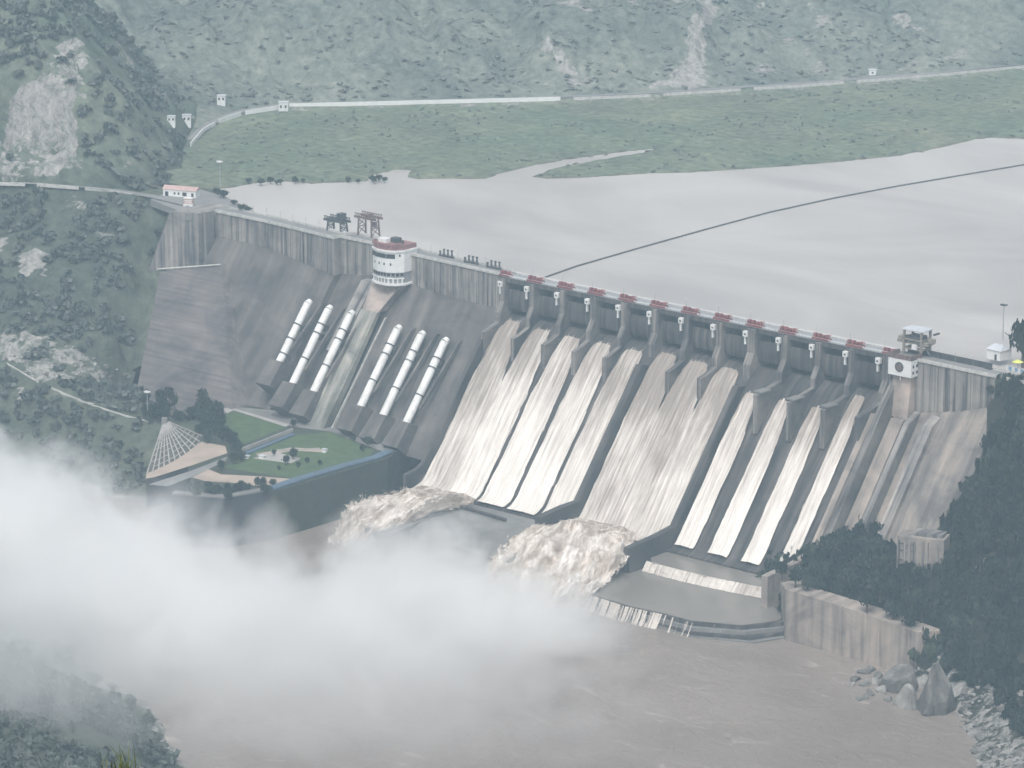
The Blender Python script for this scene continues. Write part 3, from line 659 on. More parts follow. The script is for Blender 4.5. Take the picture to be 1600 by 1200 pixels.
#        bay: left edge, right edge at top ; at foot ; froth bias ; t0
SHEETS = [(2, 18, -.4, 23.4, -.10, .06), (2.2, 18.5, -1.2, 21.9, .18, .075), (2.8, 19, .4, 21.3, .30, .08), (2.4, 19.4, .3, 21.5, .25, .08), (2, 19.8, .2, 20.2, .08, .08),
          (2.2, 20.4, 2.2, 23.2, -.18, .06), (1.2, 20.8, -1.0, 23.2, -.20, .07), (1.2, 19.6, -1.0, 20.2, -.08, .07),
          (3.2, 15, 3.4, 17.0, .26, .17), (3.2, 15, 3.4, 17.0, .28, .17), (3.2, 15, 3.4, 16.6, .24, .17), (3.2, 12.8, 3.6, 13.8, .14, .07)]
for k, (a0, b0, a1, b1, fr, t0) in enumerate(SHEETS):
    nu = 40; y, z, t = path_pts(NV, t0, 1.0 if k < 8 else .955, .9)
    V = []; fro = []; edg = []
    for i in range(nu):
        u = i/(nu-1)
        for j in range(NV):
            v = j/(NV-1); e = min(1, v/.4); narrow = 1-.42*math.exp(-v*14)
            l = a0+(a1-a0)*e; r_ = b0+(b1-b0)*e; m_ = .5*(l+r_); hw = (r_-l)/2*narrow
            x = k*BAY+m_+(2*u-1)*hw
            h = .35+.5*mnoise.fractal(Vector((x*.35, z[j]*.045, k*3.1)), 1, 2, 4)+.3*mnoise.noise(Vector((x*.9, z[j]*.2, k)))+.6*math.sin(math.pi*u)
            x += .4*mnoise.noise(Vector((u*3, z[j]*.10, k*7.7)))
            V.append((x, y[j]-h*.62, z[j]+h*.78)); fro.append(fr+.75*min(1, v*1.6)-.30); edg.append(min(1, min(u, 1-u)*5.5)*.85+.08*mnoise.noise(Vector((u*9, z[j]*.16, k*5.3))) if v > .02 else .1)
    o = grid_obj('spillway_water', V, nu, NV, M['fall'], attrs={'froth': np.array(fro), 'edge': np.array(edg)})
    tag(o, kind='structure')
# apron, pools and steps below the bays
def px_poly(pts, z): return [tuple(at(x, y, z)[:2]) for x, y in pts]
apr = MB()
apr.prism(px_poly([(690, 790), (735, 783), (800, 797), (845, 812), (880, 830), (790, 880), (700, 850), (640, 830)], -109), -122, -109)
apr.build('bucket_apron', M['apron'], dam)
apr = MB(); apr.prism(px_poly([(592, 772), (700, 778), (730, 786), (690, 800), (600, 840), (560, 820)], -108.2), -122, -108.2); apr.build('bucket_apron', M['apron'], dam)
lip = MB(); lip.box((0, 0, 0), (1, 1, 1)); lip = MB()
a = at(690, 782, -107.5); b = at(790, 812, -107.5); lip.tube(a, b, 1.0, n=6); lip.build('bucket_lip', M['dark_wet'], dam)
st = MB()
for (dx, zz) in ((0, -114.0), ):
    pass
P1 = px_poly([(1010, 855), (1060, 850), (1120, 860), (1205, 882), (1200, 918), (1100, 900), (1020, 880)], Z_POOL_UP)
P2o = [(985, 868), (1020, 872), (1200, 935), (1222, 965), (1215, 970), (1160, 977), (1080, 970), (1035, 958), (980, 946), (930, 930), (935, 912), (955, 890)]
P2 = px_poly(P2o, Z_POOL)
sheet('pool_water', P1, Z_POOL_UP, M['pool']); sheet('pool_water', P2, Z_POOL, M['pool'])
up = MB(); up.prism(P1, -122, Z_POOL_UP-.3); up.build('pool_weir', M['apron'], dam)
cen = np.mean(np.array(P2), 0)
for k, (g, zt) in enumerate(((1.03, Z_POOL-.25), (1.075, Z_POOL-2.3), (1.12, Z_POOL-4.4), (1.16, Z_POOL-6.2))):
    Q = []
    for i, (x, y) in enumerate(P2):
        s = g+.02*math.sin(i*2.1+k); Q.append((cen[0]+(x-cen[0])*s, cen[1]+(y-cen[1])*s))
    MB().prism(Q, -123, zt).build('pool_step', M['dark_wet'] if k % 2 == 0 else M['apron'], dam)
# white curtain between the two pools, and trickles over the steps
cur = [tuple(at(x, y, Z_POOL_UP)) for x, y in [(1012, 876), (1040, 884), (1080, 894), (1120, 903), (1160, 911), (1202, 919)]]
V = []; nu = 60; nv = 12
cp = np.array(cur)
for i in range(nu):
    s = i/(nu-1)*(len(cp)-1); k = min(int(s), len(cp)-2); p = cp[k]+(cp[k+1]-cp[k])*(s-k)
    for j in range(nv):
        v = j/(nv-1); V.append((p[0]+.3*mnoise.noise(Vector((i*.7, v*2, 0))), p[1]-.8-v*4.2-.8*mnoise.noise(Vector((i*.5, v*3, 5))), Z_POOL_UP+.15-(Z_POOL_UP-Z_POOL)*v))
tag(grid_obj('weir_water', V, nu, nv, M['fall'], attrs={'froth': np.full(len(V), .30), 'edge': np.full(len(V), .30)}), kind='structure')
tr = []
for k, (g, zt, z0) in enumerate(((1.045, Z_POOL-.1, Z_POOL-2.4), (1.09, Z_POOL-2.15, Z_POOL-4.5), (1.135, Z_POOL-4.25, Z_POOL-6.3), (1.17, Z_POOL-6.05, Z_RIV-.2))):
    n = len(P2); V = []; seq = [6, 7, 8, 9, 10] ; nu = 50
    pts = np.array([(cen[0]+(P2[i][0]-cen[0])*g, cen[1]+(P2[i][1]-cen[1])*g) for i in [4, 5, 6, 7, 8, 9]])
    for i in range(nu):
        s = i/(nu-1)*(len(pts)-1); q = min(int(s), len(pts)-2); p = pts[q]+(pts[q+1]-pts[q])*(s-q); dd = (p-cen)/np.linalg.norm(p-cen)
        for j in range(5):
            v = j/4; V.append((p[0]+dd[0]*(v*1.4+.3), p[1]+dd[1]*(v*1.4+.3), zt+(z0-zt)*v+.1))
    w = np.clip(np.arange(nu)/(nu-1)*.40-.09, -.09, .22); ed = np.repeat(w, 5)
    tag(grid_obj('weir_water', V, nu, 5, M['fall'], attrs={'froth': np.full(len(V), .10), 'edge': ed}), kind='structure')
# right river training wall
rv = RIVWALL
base = [at(x, y, Z_RIV) for _, _, _, x, y in rv]
tops = [at(x, y, z) for x, y, z, _, _ in rv]
rwm = MB(); secs = []
for p, q in zip(base, tops):
    d = np.array([.55, .83, 0])
    secs.append([tuple(p+np.array([0, 0, -3])), tuple((p[0]+.15*(q[0]-p[0]), p[1]+.15*(q[1]-p[1]), q[2])), tuple((p[0]+d[0]*14, p[1]+d[1]*14, q[2])), tuple((p[0]+d[0]*14, p[1]+d[1]*14, -123))])
rwm.loft(secs); rwo = rwm.build('retaining_wall', M['river_wall']); tag(rwo, 'tan stained concrete retaining wall along the river under the dark trees', 'wall')

# churning water thrown off the two buckets
def churn(rows, nu, amp, seed, wide=48.0, long_=70.0):
    """rows: list of (list of world points) along the flow; interpolated to a rough sheet"""
    R = [np.array(r, float) for r in rows]; nv = 170; V = []; ED = []; FL = []
    for j in range(nv):
        s = j/(nv-1)*(len(R)-1); k = min(int(s), len(R)-2); f = s-k; f = f*f*(3-2*f)*.5+f*.5; q = R[k]+(R[k+1]-R[k])*f
        for i in range(nu):
            t = i/(nu-1)*(len(q)-1); m_ = min(int(t), len(q)-2); p = q[m_]+(q[m_+1]-q[m_])*(t-m_)
            ef = min(1, min(i, nu-1-i)/8)*min(1, (j+1)/8); U = i/(nu-1)*wide; W = j/(nv-1)*long_
            n = mnoise.fractal(Vector((U*.10, W*.045, seed)), .9, 2.1, 3); n2 = mnoise.turbulence(Vector((U*.16, W*.06, seed+2)), 6, False, amplitude_scale=.6, frequency_scale=2.1)
            n3 = mnoise.noise(Vector((U*.7, W*.3, seed+7)))+.6*mnoise.noise(Vector((U*1.5, W*.7, seed+9)))
            o = np.array([.5, -.75, .9])*(n*amp*.6+(n2-.6)*amp*1.1+n3*.22)*ef
            V.append(tuple(p+o)); FL.append((U, W, 0.0)); ED.append(min(1, min(i, nu-1-i)/26)*.5-(.35*max(0, j/(nv-1)-.72)/.28) if j > 6 else .5)
    return grid_obj('white_water', V, nv, nu, M['churn'], attrs={'edge': np.array(ED), 'flow': np.array(FL)})
zl = -103.0
rowsB = [[at(905, 808, zl+2), at(940, 815, zl+2), at(975, 822, zl+2), at(1000, 838, zl+1)],
         [at(845, 815, zl+4), at(890, 812, zl+4.5), at(940, 822, zl+4.5), at(995, 850, zl+2)],
         [at(795, 830, zl+2), at(850, 840, zl+4), at(920, 855, zl+4), at(985, 872, zl)],
         [at(768, 862, zl-3), at(820, 880, zl), at(890, 900, zl), at(960, 902, zl-5)],
         [at(745, 890, -114), at(795, 920, -113), at(860, 940, -112), at(935, 935, -116)],
         [at(740, 915, -122), at(790, 955, -122), at(845, 985, -122), at(930, 955, -122)]]
tag(churn(rowsB, 170, 5.4, 3.3), kind='structure')
rowsA = [[at(660, 758, zl+2), at(690, 764, zl+2), at(725, 770, zl+2), at(745, 780, zl+1)],
         [at(610, 762, zl+5), at(640, 765, zl+5.5), at(680, 774, zl+4), at(715, 786, zl)],
         [at(570, 765, zl+4), at(600, 778, zl+4), at(640, 795, zl+2), at(690, 795, zl-1.5)],
         [at(540, 785, zl), at(560, 810, zl-1), at(595, 825, zl-2), at(650, 812, zl-4)],
         [at(515, 820, -113), at(535, 845, -114), at(570, 855, -114), at(612, 835, -113)],
         [at(490, 835, -122), at(520, 870, -122), at(570, 885, -122), at(605, 860, -122)]]
tag(churn(rowsA, 150, 5.0, 9.1), kind='structure')

# ------------------------------------------------------------------ things on the crest
ct = empty('control_tower', (-87, -2, -16), site=True); tag(ct, 'white round fronted control tower with red crown on the dam crest', 'control tower')
def ngon(s, dx=0, dy=0): return [(-12*s-87+dx, 7), (-12*s-87+dx, -4*s), (-9.5*s-87, -8.5*s), (-4*s-87, -11*s), (3*s-87, -11*s), (8*s-87, -8.5*s), (11*s-87+dx, -4*s), (11*s-87+dx, 7)]
MB().prism(ngon(1.0), -9.5, 2.6).build('tower_wall', M['white'], ct)
MB().prism(ngon(1.045), 2.55, 3.6).build('cornice', M['white'], ct)
MB().prism(ngon(.95), -16, -9.45).build('gallery_wall', M['steel_light'], ct)
MB().prism(ngon(1.06), -17.2, -16).build('gallery_floor', M['white'], ct)
cr = MB(); cr.prism(ngon(.97), 3.5, 6.2)
P = ngon(.98)[1:7]
for (x0, y0), (x1, y1) in zip(P[:-1], P[1:]):
    for t in (0, .33, .66): cr.box((x0+(x1-x0)*t, y0+(y1-y0)*t, 6.3), (1.0, 1.0, 1.9))
cr.build('crown', plain('mauve red parapet paint', (.30, .15, .145), (.22, .11, .11), .4, .6), ct)
MB().box((-92, -3, 7.3), (6, 5, 2.2)).build('roof_hut', M['white'], ct); MB().box((-86, 0, 7.6), (5, 4, 3.0)).box((-80, -1, 7.2), (1.2, 1.2, 2.2)).build('roof_machine', M['steel'], ct)
P = ngon(1.004)[1:7]; win = MB(); band = MB(); gal = MB()
for i, ((x0, y0), (x1, y1)) in enumerate(zip(P[:-1], P[1:])):
    L = math.hypot(x1-x0, y1-y0); a = math.atan2(y1-y0, x1-x0); cx, cy = (x0+x1)/2, (y0+y1)/2
    if i < 4: band.box((cx, cy, .2), (L*.96, .3, 2.6), a)
    else: win.box((cx, cy, 0.6), (1.0, .3, 1.3), a)
    if i in (1, 2, 3):
        for t in ((.5,) if i != 2 else (.25, .8)): win.box((x0+(x1-x0)*t, y0+(y1-y0)*t, -4.6), (.9, .3, 1.4), a)
    n = max(2, int(L/2.2))
    for k in range(n):
        t = (k+.5)/n; qx, qy = x0+(x1-x0)*t, y0+(y1-y0)*t
        win.box((qx*.955+-87*.045, qy*.955, -10.9), (L/n*.62, .5, 1.5), a)
        gal.box((qx, qy, -14.6), (L/n*.35, .35, 2.6), a)
    gal.box((cx, cy, -12.9), (L*1.02, .4, .7), a)
band.build('window_band', M['glass'], ct); win.build('window', M['glass'], ct); gal.build('gallery_rail', M['white'], ct)

def gantry(p, name, label, w, d, h, mat, kind):
    r = empty(name, p); tag(r, label, 'crane')
    for sx in (-1, 1):
        lg = MB()
        for sy in (-1, 1): lg.tube((sx*w/2, sy*d/2, 0), (sx*w/2*.92, sy*d/2*.85, h), .55, n=6)
        for z0, z1 in ((.05, .5), (.5, .95)):
            lg.tube((sx*w/2, -d/2, h*z0), (sx*w/2*.95, d/2*.9, h*z1), .28, n=5); lg.tube((sx*w/2, d/2, h*z0), (sx*w/2*.95, -d/2*.9, h*z1), .28, n=5)
        lg.tube((sx*w/2, -d/2, h*.5), (sx*w/2, d/2, h*.5), .35, n=5); lg.build('leg_frame', M[mat], r)
    gi = MB()
    for sy in (-1, 1):
        gi.box((0, sy*d*.42, h+.5), (w*1.55, .8, 1.3)); 
        for k in range(9): gi.tube((-w*.75+k*w*1.5/9, sy*d*.42, h+1), (-w*.75+(k+.5)*w*1.5/9, sy*d*.42, h+2.6), .18, n=4); gi.tube((-w*.75+(k+.5)*w*1.5/9, sy*d*.42, h+2.6), (-w*.75+(k+1)*w*1.5/9, sy*d*.42, h+1), .18, n=4)
        gi.box((0, sy*d*.42, h+2.7), (w*1.5, .35, .35))
    gi.build('girder', M[mat], r)
    if kind == 1:
        MB().box((w*.32, 0, h+3.6), (w*.36, d*.7, 3.4)).build('machine_house', M['steel'], r)
        MB().box((-w*.1, 0, h+.9), (w*.9, d*.8, 1.4)).build('platform', M['steel'], r)
    else:
        MB().box((w*.45, 0, h*.7), (1.8, 2.2, 3)).box((0, 0, h+1.6), (3, d*.7, 2.4)).build('trolley', M[mat], r)
    return r
p = at(527, 361, .13); gantry((p[0], p[1], .13), 'gantry_crane', 'dark steel gantry crane with raised machine house beside the control tower', 11, 6, 6.0, 'steel', 1)
p = at(576, 368, .13); gantry((p[0], p[1], .13), 'gantry_crane', 'rusty open lattice gantry crane just left of the control tower', 11, 7, 10.5, 'rust', 2)
# right hand control house with its crane
ch = empty('control_house', (279, -5, -8.4), site=True); tag(ch, 'white control house with dark round emblem near the right end of the crest', 'building')
MB().box((278.8, -5.2, -3.9), (14.6, 10, 9)).build('house_wall', M['white'], ch)
em = MB(); em.tube((278.6, -10.2, -3.6), (278.6, -10.42, -3.6), 2.7, n=24); em.build('emblem', M['steel'], ch)
em = MB(); em.tube((278.6, -10.40, -3.6), (278.6, -10.5, -3.6), 1.7, n=24); em.build('emblem_disc', M['rust'], ch)
wb = MB()
for yy in (-8.2, -5, -1.8): wb.box((286.12, yy, -2.6), (.15, 1.3, 1.5)); wb.box((286.12, yy, -6.0), (.15, 1.3, 1.5))
wb.build('window', M['glass'], ch)
rp = MB(); rp.box((278.8, -10, 2.0), (14.8, .5, 2.6)); rp.box((271.6, -5.2, 2.0), (.5, 9.6, 2.6)); rp.box((286, -5.2, 2.0), (.5, 9.6, 2.6))
for k in range(8): rp.box((272.4+k*1.83, -10.3, 2.0), (.35, .3, 2.8))
rp.build('roof_parapet', M['rust'], ch)
MB().box((278.8, -5.2, .75), (14, 9.2, .3)).build('roof', M['apron'], ch); MB().tube((278.6, -9, -8.4), (278.6, -9, -11), .3, n=6).build('drain_pipe', M['white'], ch)
g = empty('gantry_crane', (279.5, 4, .12)); tag(g, 'tan and grey gantry crane with flat roof standing behind the white control house', 'crane')
tanst = plain('weathered tan steel', (.33, .29, .24), (.2, .18, .16), .6, .6)
lg = MB()
for sx in (-5.5, 5.5):
    for sy in (-4, 4): lg.box((sx, sy, 7), (1.1, 1.1, 14))
for zz in (4, 9): 
    for sy in (-4, 4): lg.box((0, sy, zz), (12, .8, .8)); 
    for sx in (-5.5, 5.5): lg.box((sx, 0, zz), (.8, 8, .8))
lg.build('leg_frame', tanst, g)
MB().box((-1, 0, 7.2), (19, 6.5, 1.6)).box((-9, 0, 8.2), (2.6, 5, 2.6)).box((9.5, 0, 9), (2.8, 3, 2.4)).build('girder', tanst, g)
MB().box((.8, -1, 9.6), (8.4, 6, 3.2)).build('machine_house', M['steel'], g)
MB().box((0, 0, 14.2), (13.4, 10, .5)).build('roof', M['palegrey'], g)
MB().box((1.5, -4.3, 5.4), (3, 1.2, 2.6)).build('driver_cabin', M['white'], g)
MB().tube((9, 2, 12), (12.5, 2, 13.4), .6, n=6).tube((7.8, -2, 4), (9.6, -2, 2), .5, n=6).build('boom', M['steel'], g)

# stop-log frames on the road
for k, (x, y) in enumerate(((696, 402), (735, 412), (770, 420))):
    p = at(x, y, .13); r = empty('hoist_frame', p)
    tag(r, ('leftmost', 'middle', 'rightmost')[k]+' of three dark hoist frames on the crest road right of the control tower', 'hoist frame', 'dark hoist frames on the crest road')
    for j in range(4):
        x0 = -4.6+j*3.0; f = MB(); f.tube((x0, 0, 0), (x0+.5, 0, 4.6-.5*(j == 0)*3), .32, n=6); f.tube((x0+1.5, 0, 0), (x0+.6, 0, 4.4-.5*(j == 0)*3), .28, n=6); f.box((x0+.6, 0, 4.4-(j == 0)*1.5), (1.1, .9, .9)); f.build('trestle', M['steel'], r)
    MB().box((0, .8, .5), (11, 1, .9)).build('base_beam', M['steel'], r)
# lamp posts
l0 = empty('lamp_post', (0, 0, 0))
MB().tube((0, 0, 0), (0, 0, 5.4), .11, .07, n=5).build('post', M['steel_light'], l0); MB().box((0, -.5, 5.4), (.25, 1.2, .15)).build('lamp_head', M['white'], l0)
spots = [(x, 10.0-(x+242)*0 , 'left') for x in np.arange(-232, -140, 11.5)]+[(x, 9.5, 'left') for x in np.arange(-70, -4, 11)]+[(k*BAY+BAY*.62, 5.0, 'spill') for k in range(12)]+[(x, 5.4, 'right') for x in (292, 303, 314, 325, 336)]
for k, (x, y, w) in enumerate(spots):
    o = l0 if k == 0 else copy_thing(l0)
    if w == 'left': y = float(np.interp(x, [q[0] for q in LW], [q[1] for q in LW]))+10.2
    o.location = (x, y, .1)
    tag(o, {'left': 'thin grey lamp post along the crest road left of the spillway', 'spill': 'thin grey lamp post beside the red hoists on the crest bridge', 'right': 'thin grey lamp post on the crest road right of the control house'}[w], 'lamp post', {'left': 'lamp posts on the left crest road', 'spill': 'lamp posts on the spillway bridge', 'right': 'lamp posts on the right crest road'}[w])
# tall flood light poles
def mast(base, h, label):
    r = empty('light_mast', base); tag(r, label, 'light mast')
    MB().tube((0, 0, 0), (0, 0, h), .32, .18, n=8).build('pole', M['steel_light'], r)
    MB().box((0, 0, h), (3.4, 2.2, .6)).box((0, -1.2, h+.1), (2.6, .5, .9)).build('lamp_head', M['white'] if 'pale' in label else M['steel'], r)
p = at(344, 302, 0); mast((p[0], p[1], 0), 20, 'tall pale light mast behind the dam left end near bushes')
p = hit(231, 658, LH, -60, -110); mast(p, 17.5, 'tall pale light mast at the end of the lower hillside road')
p = at(1567, 532, 0); mast((p[0], p[1], 0), 19.5, 'tall dark light mast behind the white hut on the right')

# buildings at both ends
def house(name, base, L, W, Hh, rz, wallm, roofm, label, hip=False, doors=()):
    r = empty(name, base, rz); tag(r, label, 'building')
    MB().box((0, 0, Hh/2), (L, W, Hh)).build('house_wall', wallm, r)
    e = .5; z = Hh; rh = W*.28; i = L*.22 if hip else 0
    rf = MB(); rf.add([(-L/2-e, -W/2-e, z+.02), (L/2+e, -W/2-e, z+.02), (L/2+e, W/2+e, z+.02), (-L/2-e, W/2+e, z+.02), (-L/2-e+i, 0, z+rh), (L/2+e-i, 0, z+rh)], [(0, 1, 5, 4), (2, 3, 4, 5), (1, 2, 5), (3, 0, 4), (3, 2, 1, 0)]); rf.build('roof', roofm, r)
    for (x, w, h, zz, nm) in doors: MB().box((x, -W/2-.03, zz), (w, .14, h)).build(nm, M['glass'], r)
    return r
RZ = YAW
p = at(284, 306, 0); house('guard_building', (p[0], p[1], -.3), 22, 7, 4.6, RZ-.35, M['white'], M['redpale'], 'long white building with pale red roof at the dam left end', doors=[(-8.5, 2.2, 3, 1.7, 'door'), (-3.2, 1.2, 1.4, 2.4, 'window'), (-.5, 1.2, 1.4, 2.4, 'window'), (3.5, 2.8, 2.2, 2.2, 'window'), (8.8, 1.5, 3, 1.7, 'door')])
p = at(295, 322, 0); bo = empty('gate_booth', (p[0], p[1], 0), RZ-.2); tag(bo, 'small red and white booth before the long white building', 'booth')
MB().box((0, 0, 3.2), (5.6, 3, 3.4)).build('panel', M['redpale'], bo); MB().box((0, -.2, .75), (6, 3.4, 1.5)).build('booth_base', M['white'], bo); MB().box((0, 0, 5.1), (5.9, 3.3, .4)).build('roof', M['white'], bo)
MB().box((0, -1.55, 3.7), (4.2, .12, .5)).box((0, -1.55, 2.7), (4.2, .12, .35)).build('stripe', M['white'], bo)
p = at(1554, 562, 0); house('hut', (p[0], p[1]+4, 0), 9, 9, 5.2, -.12, M['white'], M['palegrey'], 'white hut with pale hipped roof at the right end of the crest', True, [(1.6, 1.4, 3, 1.6, 'door')])
p = at(1587, 582, 0); fe = empty('fence', (p[0], p[1], 0), -.18); tag(fe, 'white and blue panel fence beside the road under dark trees', 'fence')
for k in range(7): MB().box((-6+k*2.1, 0, 1.25), (1.9, .2, 2.4)).build('panel', M['white'] if k % 2 == 0 else M['bluepaint'], fe)
p = at(1590, 574, 0); um = empty('parasol', (p[0], p[1], 0)); tag(um, 'yellow parasol behind the white and blue fence', 'parasol')
MB().tube((0, 0, 0), (0, 0, 3.4), .12, n=6).build('pole', M['steel'], um); MB().tube((0, 0, 2.9), (0, 0, 4.3), 3.0, .1, n=10).build('canopy', M['yellow'], um)
p = at(1545, 577, .1); vc = empty('parked_car', (p[0], p[1], .12), -.15); tag(vc, 'dark parked car on the road in front of the white hut', 'car')
MB().loft([[(-2.3, y*.95, .35), (-2.3, y*.95, .9), (-1.5, y*.8, 1.0), (-.9, y*.75, 1.55), (.7, y*.75, 1.55), (1.2, y*.8, 1.0), (2.2, y*.9, .85), (2.25, y*.9, .35)] for y in (-.95, .95)]).build('body', M['steel'], vc)
MB().loft([[(-1.35, y, 1.05), (-.88, y*.94, 1.45), (.66, y*.94, 1.45), (1.05, y, 1.05)] for y in (-.8, .8)]).build('window', M['glass'], vc)
for x in (-1.4, 1.4):
    for y in (-.9, .9): MB().tube((x, y-.12, .34), (x, y+.12, .34), .34, n=12).build('wheel', M['glass'], vc)
# roads
def ribbon(name, path, w, mat, lift=.25, zfix=None):
    V = []; n = len(path)
    for i, p in enumerate(path):
        a = path[max(0, i-1)]; b = path[min(n-1, i+1)]; t = np.array(b)-np.array(a); nn = np.array([-t[1], t[0]])/(math.hypot(t[0], t[1])+1e-9)
        for s in (-1, 1): V.append((p[0]+nn[0]*w/2*s, p[1]+nn[1]*w/2*s, p[2]+lift))
    o = grid_obj(name, V, n, 2, mat); 
    if sum(f.normal.z for f in o.data.polygons) < 0: o.data.flip_normals()
    return tag(o, kind='structure')
def dense(pts, n):
    pts = np.array(pts, float); L = np.r_[0, np.cumsum(np.hypot(*np.diff(pts, axis=0).T))]; s = np.linspace(0, L[-1], n); return np.stack([np.interp(s, L, pts[:, 0]), np.interp(s, L, pts[:, 1])], 1)
up_road = [hit(x, y, LHf, 12, -12, 200) if x < 235 else at(x, y, .2) for x, y in dense([(-60, 284), (60, 287), (150, 294), (240, 308), (300, 322)], 40)]
ribbon('road', up_road, 7, M['deck'], .5)
wall_later = up_road[:30]
yard = MB().prism(px_poly([(235, 312), (262, 300), (312, 296), (350, 306), (402, 333), (345, 330), (292, 334)], 0), -4, .06).build('yard', M['deck']); tag(yard, kind='structure')
def wall_along(name, pts3, h, t, mat, label, gaps=()):
    mb = MB()
    for i, (a, b) in enumerate(zip(pts3[:-1], pts3[1:])):
        if i in gaps: continue
        a = np.array(a); b = np.array(b); d = b-a; n = np.array([-d[1], d[0], 0])/(math.hypot(d[0], d[1])+1e-9)*t/2; u = np.array([0, 0, h])
        s = np.array([0, 0, -.8])
        mb.loft([[tuple(a-n+s), tuple(a+n+s), tuple(a+n+u), tuple(a-n+u)], [tuple(b-n+s), tuple(b+n+s), tuple(b+n+u), tuple(b-n+u)]])
    o = mb.build(name, mat); return tag(o, label, 'wall')
q = [at(x, y+2, 2.0) for x, y in dense([(298, 226), (318, 203), (345, 188), (380, 176), (434, 168)], 22)]
wall_along('roadside_wall', q, 2.2, .7, M['white'], 'curved white roadside wall climbing past the reservoir head', (7, 13))
q = [at(x, y, 2.0) for x, y in dense([(452, 166), (560, 163.5), (700, 160), (860, 156), (1000, 150.5), (1150, 141), (1300, 131), (1450, 119), (1640, 101)], 60)]
wall_along('roadside_wall', q[:22], 1.9, .7, M['white'], 'straight white roadside wall across the far bank left of centre', ())
wall_along('roadside_wall', q[22:], 1.2, .6, M['kerb'], 'long thin pale roadside wall running to the right edge', (6, 13, 21))
wall_along('roadside_wall', [(p[0]+1.5, p[1]-3.0, p[2]-.2) for p in wall_later], 1.3, .6, M['kerb'], 'pale low wall edging the upper road left of the dam', (4, 11, 12, 20))
ribbon('road', [at(x, y-3, 2.2) for x, y in dense([(300, 222), (318, 203), (345, 188), (380, 176), (435, 167), (560, 162), (700, 159), (860, 155), (1000, 149), (1150, 140), (1300, 130), (1450, 118), (1640, 98)], 70)], 7, M['deck'], .3)
lowr = [hit(x, y, LHf) for x, y in dense([(-30, 548), (0, 564), (60, 599), (100, 617), (140, 634), (190, 650), (232, 661)], 26)]
ribbon('road', [(p[0]-1.5, p[1]+2.2, p[2]) for p in lowr], 5, M['path'], .8)
wall_along('roadside_wall', lowr, 1.3, .6, M['kerb'], 'pale low wall edging the lower road on the left hillside', (3, 9, 10, 16))
def cube_house(px, py, w, h, z, label, name='house'):
    p = at(px, py, z); r = empty(name, p, RZ); tag(r, label, 'house')
    MB().box((0, 0, h/2), (w, w*.8, h)).build('house_wall', M['white'], r); MB().box((0, 0, h+.15), (w+.5, w*.8+.5, .3)).build('roof', M['palegrey'], r)
    for s in (-1, 1): MB().box((s*w*.25, -w*.4-.04, h*.55), (w*.2, .12, h*.3)).build('window', M['glass'], r)
cube_house(443, 173, 6.5, 6, 1.6, 'plain white cube house on the far road where the walls meet')
for px, py, w, h, lab in ((346, 164, 5.5, 4, 'small white house at the foot of the mountain beyond the road bend'), (292, 196, 5.5, 4.5, 'right of two pale houses on the slope left of the road bend'), (268, 196, 5, 3.5, 'left of two pale houses on the slope left of the road bend')):
    p = hit(px, py, lambda X, Y: np.maximum(LHf(X, Y), FHf(X, Y))); p[2] += 2.6; r = empty('house', p, RZ); tag(r, lab, 'house')
    MB().box((0, 0, h/2-2), (w, w*.8, h+4)).build('house_wall', M['white'], r); MB().box((0, 0, h+.15), (w+.5, w*.8+.5, .3)).build('roof', M['palegrey'], r)
    for s in (-1, 1): MB().box((s*w*.25, -w*.4-.04, h*.5), (w*.22, .12, h*.4)).build('window', M['glass'], r)
p = hit(1363, 117, FHf, 30, -5); r = empty('house', p, RZ); tag(r, 'lone small white house above the road on the far right hill', 'house')
MB().box((0, 0, 1.4), (5, 4, 4.4)).build('house_wall', M['white'], r); MB().box((0, 0, 3.8), (5.6, 4.6, .35)).build('roof', M['palegrey'], r); MB().box((0, -2.05, 1.8), (1.2, .12, 1.2)).build('window', M['glass'], r)

# floating boom
bp = [at(x, y, Z_RES) for x, y in dense([(852, 434), (900, 417), (1000, 388), (1100, 360), (1200, 333), (1300, 311), (1400, 292), (1500, 275), (1660, 248)], 150)]
bm_ = MB()
for a, b in zip(bp[:-1], bp[1:]): bm_.tube(a+(b-a)*.06+np.array([0, 0, .25]), b-(b-a)*.06+np.array([0, 0, .25]), .62, n=8)
fl = bm_.build('floating_boom', plain('dark rubber float', (.09, .095, .10), (.06, .06, .065))); tag(fl, 'thin dark floating boom stretched across the reservoir', 'boom')

# ------------------------------------------------------------------ garden and powerhouse at the dam foot
GZ = -93.0
MB_ = MB().prism(px_poly([(318, 640), (345, 628), (470, 645), (640, 690), (606, 716), (430, 768), (300, 775), (292, 720)], GZ), -124, GZ).build('terrace', M['shrubland']); tag(MB_, kind='structure')
def flat(name, pts, dz, mat): 
    return sheet(name, px_poly(pts, GZ+dz), GZ+dz, mat)
flat('path', [(330, 632), (470, 645), (640, 690), (604, 708), (516, 674), (458, 667), (362, 637), (338, 640)], .03, M['apron'])
flat('lawn', [(340, 653), (365, 642), (447, 667), (381, 694)], .05, M['lawn'])
flat('lawn', [(376, 714), (458, 680), (516, 675), (584, 703), (578, 713), (456, 747), (350, 731)], .05, M['lawn'])
flat('path', [(338, 640), (362, 637), (452, 663), (447, 667), (365, 641), (340, 652)], .09, M['path'])
flat('path', [(400, 709), (455, 699), (513, 702), (510, 707), (458, 704), (405, 714)], .09, M['tan'])
flat('path', [(395, 716), (430, 706), (470, 716), (455, 724)], .10, M['path'])
flat('ramp', [(300, 746), (326, 733), (345, 741), (400, 744), (454, 748), (420, 762), (360, 754), (322, 752)], .12, M['tan'])
